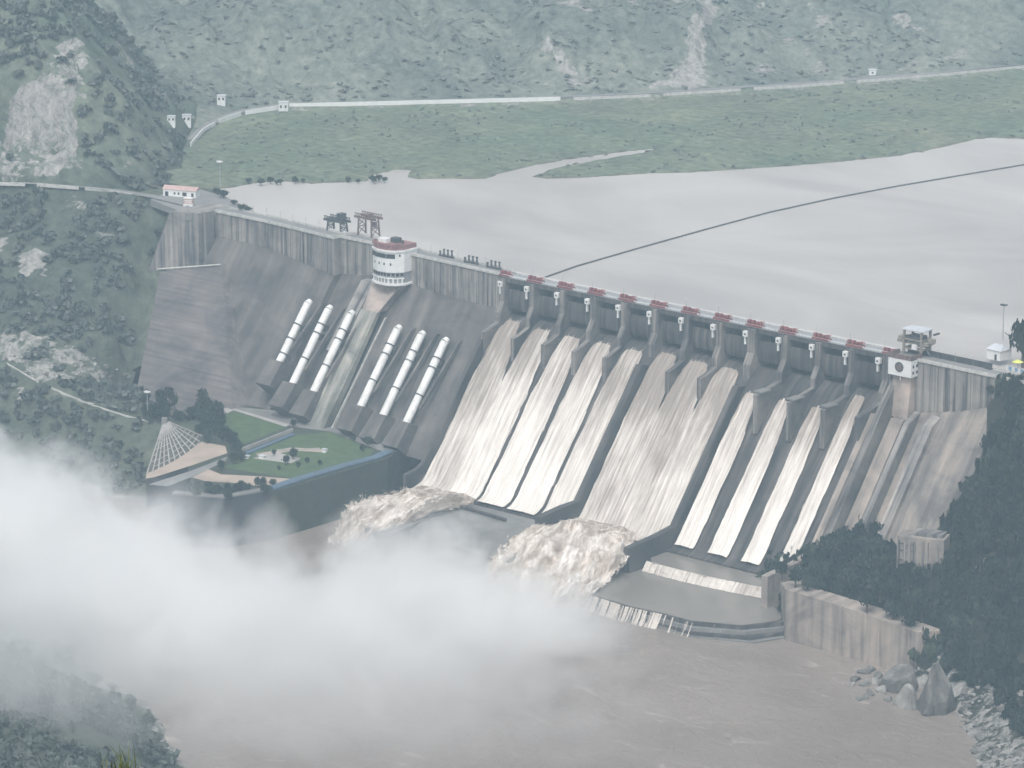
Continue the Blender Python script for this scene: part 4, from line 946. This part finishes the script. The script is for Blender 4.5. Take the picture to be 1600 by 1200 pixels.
def gwall(px0, py0, px1, py1, h, t, mat, label):
    a = at(px0, py0, GZ); b = at(px1, py1, GZ); o = MB()
    d = b-a; n = np.array([-d[1], d[0], 0])/np.hypot(d[0], d[1])*t/2; u = np.array([0, 0, h]); s = np.array([0, 0, -.1])
    o.loft([[tuple(a-n+s), tuple(a+n+s), tuple(a+n+u), tuple(a-n+u)], [tuple(b-n+s), tuple(b+n+s), tuple(b+n+u), tuple(b-n+u)]])
    return tag(o.build('garden_wall', mat), label, 'wall')
gwall(378, 706, 457, 675, 2.2, .8, M['path'], 'pale wall dividing the two lawns at the dam foot')
gwall(382, 711, 458, 680, .9, 3.0, M['bluegrey'], 'low blue grey canopy along the pale lawn wall')
gwall(424, 706, 500, 703, 1.2, .6, M['path'], 'short pale garden wall in the middle of the larger lawn')
for x, y, w, h, lab in ((507, 707, 2.2, 2.0, 'white kiosk at the right end of the short garden wall'), (410, 716, 3.0, 1.5, 'pale kiosk at the left end of the larger lawn'), (385, 716, 3, 1.4, 'bluish white kiosk left of the larger lawn')):
    p = at(x, y, GZ); r = empty('kiosk', p, .2); tag(r, lab, 'kiosk'); MB().box((0, 0, h/2), (w, w*.8, h)).build('kiosk_wall', M['white'], r); MB().prism([(-w*.6, -w*.5), (w*.6, -w*.5), (w*.6, w*.5), (-w*.6, w*.5)], h, h+.3).build('roof', M['palegrey'], r)
ph = empty('powerhouse', at(500, 740, GZ), site=True); tag(ph, 'long dark powerhouse block with blue roof edge beside the river', 'building')
edge = [(612, 706), (590, 716), (540, 729), (480, 747), (420, 766), (350, 778), (270, 772)]
E3 = [at(x, y, GZ+.5) for x, y in edge]; secs = []; rs = []
for i, p in enumerate(E3):
    a = E3[max(0, i-1)]; b = E3[min(len(E3)-1, i+1)]; d = b-a; n = np.array([d[1], -d[0], 0])/np.hypot(d[0], d[1]); n = n if n@np.array([.4, -.9, 0]) > 0 else -n
    secs.append([tuple(p-n*3), tuple(p+n*1.0), tuple(p+n*3.5+np.array([0, 0, -30])), tuple(p-n*3+np.array([0, 0, -30]))])
    rs.append([tuple(p-n*4.0+np.array([0, 0, .02])), tuple(p+n*1.6+np.array([0, 0, .02])), tuple(p+n*1.6+np.array([0, 0, .9])), tuple(p-n*4.0+np.array([0, 0, .9]))])
MB().loft(secs).build('house_wall', M['powerwall'], ph); MB().loft(rs[:5]).build('roof_edge', M['bluegrey'], ph); MB().loft(rs[4:]).build('coping', M['apron'], ph)
# terraced cone with its white grid of beams
ap = at(257, 656, -79.5); bs = [at(x, y, -93.2) for x, y in dense([(229, 742), (240, 738), (255, 731), (272, 723), (290, 711), (303, 702), (310, 692), (318, 682)], 12)]
co = empty('slope_protection', tuple(bs[5]), site=True); tag(co, 'fan shaped earth slope held by a white grid of beams', 'slope grid')
tops_ = [ap+(b-ap)*.10 for b in bs]
V = [];
for a, b in zip(tops_, bs):
    for j in range(9): V.append(tuple(a+(b-a)*j/8-np.array([0, 0, .25])))
grid_obj('earth_slope', V, 12, 9, plain('dark slope earth', (.13, .12, .10), (.08, .085, .07), .3), co)
gb = MB()
for a, b in zip(tops_, bs): gb.tube(a, b, .42, n=5)
for j in range(1, 9):
    for k in range(11):
        if (j*5+k*3) % 7 == 0: continue
        a = tops_[k]+(bs[k]-tops_[k])*j/8; b = tops_[k+1]+(bs[k+1]-tops_[k+1])*j/8; gb.tube(a, b, .30, n=5)
gb.build('beam_grid', M['path'], co); MB().tube(ap+np.array([0, 0, -3]), ap+np.array([0, 0, 1.2]), 2.0, 1.7, n=10).build('apex_cap', M['apron'], co)
sk = MB().prism(px_poly([(228, 748), (229, 738), (256, 728), (290, 708), (315, 690), (352, 697), (355, 708), (300, 727), (240, 746)], -93.1), -110, -93.1).build('forecourt', M['powerwall']); tag(sk, kind='structure')
sheet('forecourt', px_poly([(228, 748), (229, 738), (256, 728), (290, 708), (315, 690), (352, 697), (355, 708), (300, 727), (240, 746)], -92.9), -92.9, M['tan'])
flat('road', [(232, 757), (300, 735), (356, 713), (352, 721), (300, 745), (262, 760)], .13, M['deck'])

# old concrete block on the right slope
p = hit(1442, 884, RHf, -40, -110); ob = empty('concrete_block', p, .35); tag(ob, 'old stained concrete block with pale upright ribs among the trees', 'structure')
MB().box((0, 0, 6), (24, 12, 20)).build('block_wall', M['slope_right'], ob); MB().box((3, 1, 16.9), (15, 8, 1.8)).build('top_slab', M['wall'], ob)
rb_ = MB()
for x in (-11, -8, -5.5, -3, 1.5, 4, 9): rb_.box((x, -6.3, 6+random.uniform(-1, 1)), (random.uniform(.6, 1.3), .7, 16))
for zz in (4, 9, 12.5): rb_.box((-7, -6.25, zz), (9, .5, .6))
rb_.build('rib', M['wall'], ob)
p = hit(1478, 712, RHf, 0, -80); lo = empty('stone_ledge', p, -.1); tag(lo, 'short pale concrete ledge on the slope beside the dam right end', 'ledge')
MB().box((0, -1, 0), (15, 4, 4)).build('ledge_wall', M['kerb'], lo); MB().box((0, -1.2, 2.3), (16, 5, .6)).build('coping', M['wall'], lo)

# ------------------------------------------------------------------ rocks
def rock_mesh(seed, flat_=1.0, sub=3, n=9):
    bm = bmesh.new(); bmesh.ops.create_icosphere(bm, subdivisions=sub, radius=1.0); g = random.Random(seed)
    planes = [(Vector((g.gauss(0, 1), g.gauss(0, 1), g.gauss(0, 1)*.8)).normalized(), g.uniform(.38, .72)) for _ in range(n+5)]
    for v in bm.verts:
        for q, d in planes:
            t = v.co.dot(q)
            if t > d: v.co -= q*(t-d)
        v.co += v.co.normalized()*mnoise.fractal(v.co*2.6+Vector((seed, 0, 0)), .8, 2, 5)*.05
        v.co.z *= flat_
    me = bpy.data.meshes.new('boulder'); bm.to_mesh(me); bm.free(); return me
RM = []
for k in range(7):
    me = rock_mesh(k+3, 1.0, 2); me.materials.append(M['rock'] if k < 4 else M['rock_pale']); RM.append(me)
def put_rock(me, p, s, rot, label, group=None):
    o = bpy.data.objects.new('boulder', me); COL.objects.link(o); o.location = tuple(float(q) for q in p); o.scale = s; o.rotation_euler = rot
    return tag(o, label, 'rock', group)
bigm = rock_mesh(41, 1.0, 4, 7); bigm.materials.append(M['rock'])
for v in bigm.vertices:                                              # drawn up to a point
    t = max(0, v.co.z); v.co.x *= 1-.75*min(1, t); v.co.y *= 1-.75*min(1, t)
put_rock(bigm, at(1457, 1110, -119), (14, 12, 30), (.06, .02, .4), 'huge pointed grey boulder standing at the river edge')
m2 = rock_mesh(52, 1.0, 3, 7); m2.materials.append(M['rock_pale']); put_rock(m2, at(1416, 1100, -119), (12, 8, 11), (.2, .1, .2), 'pale angular boulder leaning on the huge pointed one')
m3 = rock_mesh(61, 1.0, 3, 7); m3.materials.append(M['rock']); put_rock(m3, at(1398, 1070, -119), (14, 10, 20), (.25, .35, .5), 'tall tilted grey slab below the end of the river wall')
for k, (x, y, s) in enumerate(((1335, 1062, 4), (1350, 1050, 4.6), (1362, 1046, 3.6), (1350, 1070, 4.4), (1366, 1066, 4.2), (1378, 1080, 4.5), (1352, 1090, 3.2), (1342, 1093, 2.4), (1360, 1084, 3.4), (1372, 1058, 4.4), (1384, 1062, 4), (1330, 1070, 3), (1388, 1094, 3))):
    put_rock(RM[k % 6], at(x, y, -119.6), (s*1.2, s, s*.8), (random.uniform(-.4, .4), random.uniform(-.4, .4), random.uniform(0, 6)), 'grey boulder in the heap at the water below the river wall', 'boulders heaped below the river wall')
n = 0
while n < 190:
    px, py = random.uniform(1485, 1625), random.uniform(1050, 1215)
    if not in_poly(px, py, [(1488, 1098), (1530, 1055), (1640, 1050), (1640, 1230), (1508, 1230), (1505, 1150)]): continue
    p = hit(px, py, RHf, -90, -125, 200); s = random.choice((.9, 1.2, 1.6, 2.2, 3.0))*random.uniform(.8, 1.3)
    put_rock(RM[n % 7], p, (s*1.3, s, s*.75), (random.uniform(-.4, .4), random.uniform(-.4, .4), random.uniform(0, 6)), 'weathered boulder in the rubble on the right river bank', 'boulders strewn over the right bank'); n += 1
n = 0
while n < 70:
    px, py = random.uniform(-10, 215), random.uniform(515, 600)
    if not in_poly(px, py, RUBBLE): continue
    p = hit(px, py, LHf, -40, -100, 200); s = random.uniform(1.0, 2.6)
    put_rock(RM[n % 7], p, (s*1.4, s, s*.7), (random.uniform(-.3, .3), random.uniform(-.3, .3), random.uniform(0, 6)), 'pale boulder in the rubble above the lower hillside road', 'boulders above the lower road'); n += 1

# ------------------------------------------------------------------ vegetation
def sample(H, box, poly_ok, n, seed):
    g = np.random.default_rng(seed); X = g.uniform(box[0], box[1], n); Y = g.uniform(box[2], box[3], n); Z = H(X, Y); P = np.stack([X, Y, Z], 1); px, py = proj(P)
    return P[poly_ok(P, px, py)]
def left_ok(P, px, py):
    d = fbm(P[:, 0], P[:, 1], 28, 3, 91)
    ok = (px > -120) & (px < 350) & (py > -90) & (py < 1260) & (P[:, 2] > -118)
    rz_ = in_poly(px, py, ROCK_ZONE); ok &= ~(rz_ & (np.random.default_rng(1).uniform(size=len(px)) > .05)); ok &= ~(in_poly(px, py, RUBBLE) & (d > -.3))
    for Q in PALE: ok &= ~in_poly(px, py, Q)
    ok &= ~((np.abs(py-np.interp(px, [-60, 150, 300], [284, 294, 322])) < 9))
    ok &= np.abs(py-np.interp(px, [-30, 140, 232], [548, 634, 661])-2) > 8
    ok &= ~in_poly(px, py, [(205, 400), (262, 400), (345, 330), (250, 310), (262, 295), (350, 292), (405, 335), (350, 640), (640, 690), (606, 850), (225, 775), (225, 650), (262, 650), (205, 600)])
    ok &= ~((px > 250) & (px < 312) & (py > 176) & (py < 208)); ok &= ~((px > 270) & (py > 330)); ok &= ~((px > 262) & (py < 300) & (P[:, 2] < 4)); ok &= ~((px > 296) & (py < 300))
    return ok & (d > -.55)
P = sample(LHf, (-1000, 420, -720, 560), left_ok, 52000, 5); P = P[:8500]
tag(scatter('hillside_trees', P, rng.uniform(2.4, 5.2, len(P)), rng.uniform(2.2, 6.5, len(P)), M['leaf_hill'], np.clip(fbm(P[:, 0], P[:, 1], 60, 3, 92)*.25+.1+.35*np.clip((P[:, 2]-2)/12, 0, 1), -.3, .7)), kind='stuff')  # tint rises up the mountain, putting distance haze into the leaf colour
def right_ok(P, px, py):
    ok = (px > 1190) & (px < 1720) & (py > 480) & (py < 1240) & (P[:, 2] > -112)
    ok &= ~river_side(P[:, 0], P[:, 1], 12.0); ok &= ~((P[:, 0] < 340) & (P[:, 1] > -8)); ok &= ~in_poly(px, py, [(1395, 560), (1560, 585), (1640, 610), (1640, 560), (1500, 540)])
    ok &= ~in_poly(px, py, [(1398, 600), (1545, 600), (1520, 720), (1470, 800), (1490, 870), (1400, 880), (1350, 800)])
    ok &= ~((py < 604) & (px < 1640)); ok &= ~((py < 820) & (px < np.interp(py, [600, 640, 720, 800, 820], [1560, 1552, 1536, 1490, 1478])))
    return ok
P = sample(RHf, (240, 620, -400, 200), right_ok, 14000, 6); P = P[:3400]
tag(scatter('hillside_trees', P, rng.uniform(2.2, 4.8, len(P)), rng.uniform(4.5, 10, len(P)), M['leaf'], np.clip(fbm(P[:, 0], P[:, 1], 40, 3, 93)*.4+rng.normal(size=len(P))*.16-.08, -.5, .5)), kind='stuff')
def far_ok(P, px, py):
    d, dr, _, _ = far_parts(P[:, 0], P[:, 1]); q = fbm(P[:, 0], P[:, 1], 50, 4, 94)
    ok = (px > 200) & (px < 1690) & (py > -110) & (py < 300) & (dr > 9) & (q > -.5) & (np.random.default_rng(2).uniform(size=len(px)) < .85)
    return ok & ~in_poly(px, py, SCAR)
P = sample(FHf, (-1200, 380, 100, 1300), far_ok, 44000, 7); P = P[:1500]
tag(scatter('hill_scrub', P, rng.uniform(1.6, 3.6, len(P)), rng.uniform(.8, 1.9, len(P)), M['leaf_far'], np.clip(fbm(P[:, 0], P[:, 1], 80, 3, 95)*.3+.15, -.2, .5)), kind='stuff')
def marsh_ok(P, px, py):
    d, dr, _, _ = far_parts(P[:, 0], P[:, 1]); q = fbm(P[:, 0], P[:, 1], 35, 3, 96)
    return (px > 290) & (px < 1690) & (d > 2.5) & (dr < -10) & ((q > .0) | (d < 7))
P = sample(FHf, (-800, 380, 60, 900), marsh_ok, 20000, 8); P = P[:450]
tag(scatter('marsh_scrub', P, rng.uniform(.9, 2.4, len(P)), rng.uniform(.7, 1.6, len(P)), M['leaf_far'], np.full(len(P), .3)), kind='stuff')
# trees one can tell apart
TREES = []
for k in range(4):
    Q, T = leaf_arrays(420, 1, 1, .115, 300+k); me_o = leaf_obj('crown', Q*np.array([1, 1, .8])+np.array([0, 0, .2]), T, M['leaf']); cme = me_o.data; bpy.data.objects.remove(me_o)
    tb = MB(); tb.tube((0, 0, -.12), (.02, .01, .45), .05, .03, n=7); 
    for a in range(4): tb.tube((.02, .01, .36+.03*a), (.45*math.cos(a*1.7+k), .45*math.sin(a*1.7+k), .66+.04*a), .022, .008, n=5)
    to = tb.build('trunk', M['bark']); tme = to.data; bpy.data.objects.remove(to); TREES.append((cme, tme))
def tree(p, h, r, k, label, group=None, name='tree'):
    e = empty(name, p, random.uniform(0, 6)); tag(e, label, 'tree', group)
    c = bpy.data.objects.new('crown', TREES[k % 4][0]); link(c); c.parent = e; c.scale = (r, r, h)
    t = bpy.data.objects.new('trunk', TREES[k % 4][1]); link(t); t.parent = e; t.scale = (h, h, h)
front = [(1222, 903, 9), (1243, 915, 10), (1262, 905, 14), (1285, 915, 15), (1308, 925, 15), (1330, 930, 17), (1350, 915, 18), (1375, 935, 16), (1400, 945, 15), (1330, 895, 20), (1300, 885, 17), (1270, 885, 14), (1360, 885, 17), (1385, 905, 14), (1425, 955, 14), (1440, 970, 13), (1395, 970, 12), (1355, 955, 12), (1310, 945, 12), (1465, 985, 14), (1262, 925, 9), (1420, 985, 11), (1480, 1015, 12), (1505, 1035, 12), (1418, 905, 9), (1442, 908, 8), (1465, 905, 9), (1482, 890, 10)]
for k, (x, y, h) in enumerate(front):
    p = hit(x, y, RHf, -40, -118); tree(p, h, h*.42, k, 'dark green tree in the dense stand above the river wall', 'dark trees above the river wall')
for k in range(66):
    x, y = random.uniform(1480, 1620), random.uniform(640, 1020)
    if k >= 60: x, y = ((1562, 640), (1574, 625), (1566, 672), (1580, 655), (1592, 630), (1572, 700))[k-60]
    if y < 880 and x < np.interp(y, [640, 720, 800, 880], [1578, 1560, 1520, 1490]): continue
    p = hit(x, y, RHf, 5, -112); h = random.uniform(9, 15); tree(p, h, h*.4, k, 'dark green tree on the wooded slope below the right abutment', 'dark trees on the right slope')
for k, (x, y, h, lab) in enumerate(((1599, 566, 23, 'tall dark tree behind the fence at the right edge'), (1628, 574, 27, 'taller dark tree cut by the right edge above the fence'), (1548, 622, 7, 'small dark tree clinging to the right end of the crest wall'))):
    p = at(x, y, 0 if k < 2 else -8); tree(p, h, h*.34, k, lab)
for k, (x, y, h, lab) in enumerate(((349, 309, 5, 'dark bush on the yard behind the dam left end'), (338, 303, 4, 'smaller dark bush left of the yard bush'), (378, 330, 4.5, 'dark bush at the water side of the crest left end'), (388, 331, 3.5, 'low bush rightmost at the crest left end'), (366, 320, 3.2, 'low bush between the two larger yard bushes'))):
    p = at(x, y, 0); tree(p, h, h*.75, k, lab, name='bush')
gtr = [(371, 712, 9), (362, 700, 10), (352, 690, 9), (378, 722, 7), (366, 725, 8), (458, 718, 7), (447, 727, 6), (480, 724, 4), (466, 732, 4), (500, 728, 3.5), (575, 700, 7), (567, 706, 5), (552, 690, 4), (458, 668, 5), (340, 680, 8), (330, 670, 8), (345, 668, 8), (320, 660, 8), (332, 655, 7), (310, 650, 8), (298, 655, 8), (345, 735, 6), (428, 712, 4), (436, 735, 3), (318, 675, 7)]+[(random.uniform(305, 352), random.uniform(640, 698), random.uniform(6, 10)) for _ in range(16)]+[(random.uniform(222, 345), random.uniform(628, 662), random.uniform(6, 10)) for _ in range(26)]
for k, (x, y, h) in enumerate(gtr):
    p = at(x, y, GZ) if x > 318 else hit(x, y, LH, -60, -110)
    tree(p, h, h*.42, k, 'dark tree among the lawns and paths at the dam foot' if x > 345 else 'dark tree in the clump behind the white beam grid', 'trees around the garden' if x > 345 else 'trees behind the beam grid')
for k in range(26):
    x, y = random.uniform(290, 440), 0; y = np.interp(x, [290, 350, 440], [778, 782, 772])+random.uniform(-2, 14)
    y -= 14; p = at(x, y, GZ); tree(p, random.uniform(3.5, 6), 2.6, k, 'dark tree in the row along the powerhouse terrace edge', 'trees along the terrace edge')
for k, (x, y, h) in enumerate([(480+random.uniform(-95, 130), 0, random.uniform(2.5, 5)) for _ in range(14)]):
    y = 287-.02*(x-480)+random.uniform(-2, 2); p = at(x, y, -2.6); tree(p, h, h*.6, k, 'low bush at the reservoir edge of the marsh bank', 'bushes along the marsh shore', 'bush')

# ------------------------------------------------------------------ the near knoll with its grass tuft
kn = []
for i in range(15):
    for j in range(30):
        d = j*2.6; s = (i-7)*4.0; hgt = CC[2]-1.6-d*(.3713-.0225)-(.0 if d < 60 else (d-60)*1.2); hgt += .04*mnoise.noise(Vector((s*.2, d*.2, 3)))-.004*abs(s)-.001*s*s
        b = CC+np.array([-math.sin(YAW), math.cos(YAW), 0])*d+CR*(s-5.5*d/60); kn.append((b[0], b[1], hgt))
kc = np.tile(GREEN*1.2, (len(kn), 1))
tag(grid_obj('viewpoint_ground', kn, 15, 30, M['ground'], attrs={'cover': kc, 'bare': np.full(len(kn), -.4)}), kind='structure')
dd = ray(188, 1215); t = 62.0; gp = CC+dd*t
gm, gnt, gb_, _ = new_mat('grass blades'); gnt.links.new(ramp(gnt, noise_n(gnt, (3, 3, 3), 2), [(.3, (.05, .07, .02)), (.7, (.12, .14, .045))]), gb_.inputs['Base Color'])
gt = MB()
for k in range(46):
    a = random.uniform(0, 6.28); ln = random.uniform(.28, .62); le = random.uniform(.05, .42); b = Vector(gp)+Vector((random.gauss(0, .16), random.gauss(0, .16), -.06)); prev = None; dirv = Vector((math.cos(a), math.sin(a), 0)); sd_ = Vector((-math.sin(a), math.cos(a), 0))
    pts = []
    for j in range(6):
        u = j/5; c = b+dirv*(le*u*u)+Vector((0, 0, ln*u*(1-.25*u*le))); w = .014*(1-u)+.001; pts += [c-sd_*w, c+sd_*w]
    gt.add(pts, [(2*j, 2*j+1, 2*j+3, 2*j+2) for j in range(5)])
gto = gt.build('grass_tuft', gm, fix=False); tag(gto, 'small green grass tuft at the bottom edge in the near foreground', 'grass')

# ------------------------------------------------------------------ air: haze and spray
hz = MB().box((100, -250, 204), (3300, 3900, 690)).build('haze', None if False else M['white']); hz.data.materials.clear()
hm = bpy.data.materials.new('haze air'); hm.use_nodes = True; nt = hm.node_tree; nt.nodes.clear(); o_ = nt.nodes.new('ShaderNodeOutputMaterial'); v_ = nt.nodes.new('ShaderNodeVolumePrincipled')
v_.inputs['Density'].default_value = HAZE_DENSITY; v_.inputs['Color'].default_value = (.62, .84, 1.0, 1); v_.inputs['Anisotropy'].default_value = 0.0
nt.links.new(v_.outputs[0], o_.inputs['Volume']); hz.data.materials.append(hm); tag(hz, kind='stuff')
# spray clouds over the river: soft ellipsoids of droplets, one volume
RIVER_PUFFS = [  # photo pixel, level, radii in m (along the view's right, along its depth, up), density
    (30, 860, -84, 76, 54, 56, .08), (-80, 800, -78, 70, 50, 52, .08), (180, 895, -95, 68, 50, 50, .08), (310, 950, -104, 64, 46, 42, .06), (440, 955, -107, 60, 40, 38, .06), (560, 950, -108, 60, 38, 42, .09), (670, 940, -109, 58, 36, 42, .10), (780, 970, -113, 54, 32, 34, .10), (870, 1000, -115, 48, 28, 26, .08),
    (675, 860, -107, 22, 16, 26, .08), (427, 860, -107, 20, 16, 27, .06), (590, 885, -110, 30, 18, 22, .06), (540, 868, -113, 22, 14, 15, .04), (600, 800, -104, 28, 12, 12, .018), (535, 830, -112, 20, 12, 13, .035), (870, 862, -106, 30, 13, 13, .016), (795, 885, -110, 22, 12, 14, .035), (900, 925, -114, 28, 14, 13, .03), (720, 752, -103, 26, 9, 7, .012), (950, 812, -104, 30, 9, 8, .012), (820, 930, -114, 28, 15, 17, .04), (580, 845, -110, 26, 12, 15, .03), (760, 905, -112, 24, 13, 16, .05), (930, 985, -117, 26, 18, 12, .03),
    (250, 970, -100, 70, 46, 40, .06), (110, 960, -92, 74, 46, 42, .06), (560, 1020, -113, 92, 56, 36, .045), (730, 1020, -115, 80, 40, 28, .045), (400, 1010, -110, 88, 52, 40, .045),
    (40, 1060, -66, 74, 30, 40, .030), (120, 1110, -78, 46, 22, 26, .016), (260, 1060, -112, 76, 50, 34, .028), (450, 1085, -114, 100, 58, 34, .028), (660, 1085, -115, 96, 52, 30, .026), (520, 1150, -117, 130, 64, 22, .015), (760, 1130, -117, 100, 56, 18, .010), (860, 1060, -117, 60, 36, 14, .015)]
GATE_PUFFS = [(800+52*k, 487+11.5*k, -27, 17, 11, 9+random.uniform(-1.5, 2), .022+random.uniform(-.005, .007)) for k in range(11)]
def spray(puffs, zlo, zhi, nscale, mult):
    mm = bpy.data.materials.new('spray'); mm.use_nodes = True; nt = mm.node_tree; nt.nodes.clear(); o_ = nt.nodes.new('ShaderNodeOutputMaterial'); v_ = nt.nodes.new('ShaderNodeVolumePrincipled'); nt.links.new(v_.outputs[0], o_.inputs['Volume'])
    v_.inputs['Color'].default_value = (.998, .998, .996, 1); v_.inputs['Anisotropy'].default_value = 0.2
    geo = N(nt, 'ShaderNodeNewGeometry')
    nz = N(nt, 'ShaderNodeTexNoise'); nz.inputs['Scale'].default_value = nscale; nz.inputs['Detail'].default_value = 6; nz.inputs['Roughness'].default_value = .64; nz.inputs['Distortion'].default_value = .4; nt.links.new(geo.outputs['Position'], nz.inputs['Vector'])
    nf = math_n(nt, 'MULTIPLY_ADD', nz.outputs['Fac'], 2.6, -1.3); tot = None; lo_ = []; hi_ = []
    for (px, py, z, rx, ry, rzz, dens) in puffs:
        c = at(px, py, z); lo_.append(c-max(rx, ry)); hi_.append(c+max(rx, ry))
        mp = N(nt, 'ShaderNodeMapping'); mp.vector_type = 'TEXTURE'; mp.inputs['Location'].default_value = tuple(c); mp.inputs['Rotation'].default_value = (0, 0, YAW); mp.inputs['Scale'].default_value = (rx, ry, rzz); nt.links.new(geo.outputs['Position'], mp.inputs['Vector'])
        ln = N(nt, 'ShaderNodeVectorMath', operation='LENGTH'); nt.links.new(mp.outputs[0], ln.inputs[0])
        e = math_n(nt, 'ADD', ln.outputs['Value'], math_n(nt, 'MULTIPLY', nf, .75))
        mr = N(nt, 'ShaderNodeMapRange', interpolation_type='SMOOTHSTEP'); nt.links.new(e, mr.inputs['Value'])
        for i_, v in ((1, .34), (2, 1.02), (3, dens*mult), (4, 0.0)): mr.inputs[i_].default_value = v
        tot = mr.outputs[0] if tot is None else math_n(nt, 'MAXIMUM', tot, mr.outputs[0])
    nt.links.new(tot, v_.inputs['Density'])
    lo_ = np.min(lo_, 0); hi_ = np.max(hi_, 0); lo_[2] = zlo; hi_[2] = zhi
    return tag(MB().box(tuple((lo_+hi_)/2), tuple(hi_-lo_)).build('spray_mist', mm), kind='stuff')
spray(RIVER_PUFFS, Z_RIV-.5, -12, .026, 1.0)
spray(GATE_PUFFS, -60, -8, .06, 1.0)
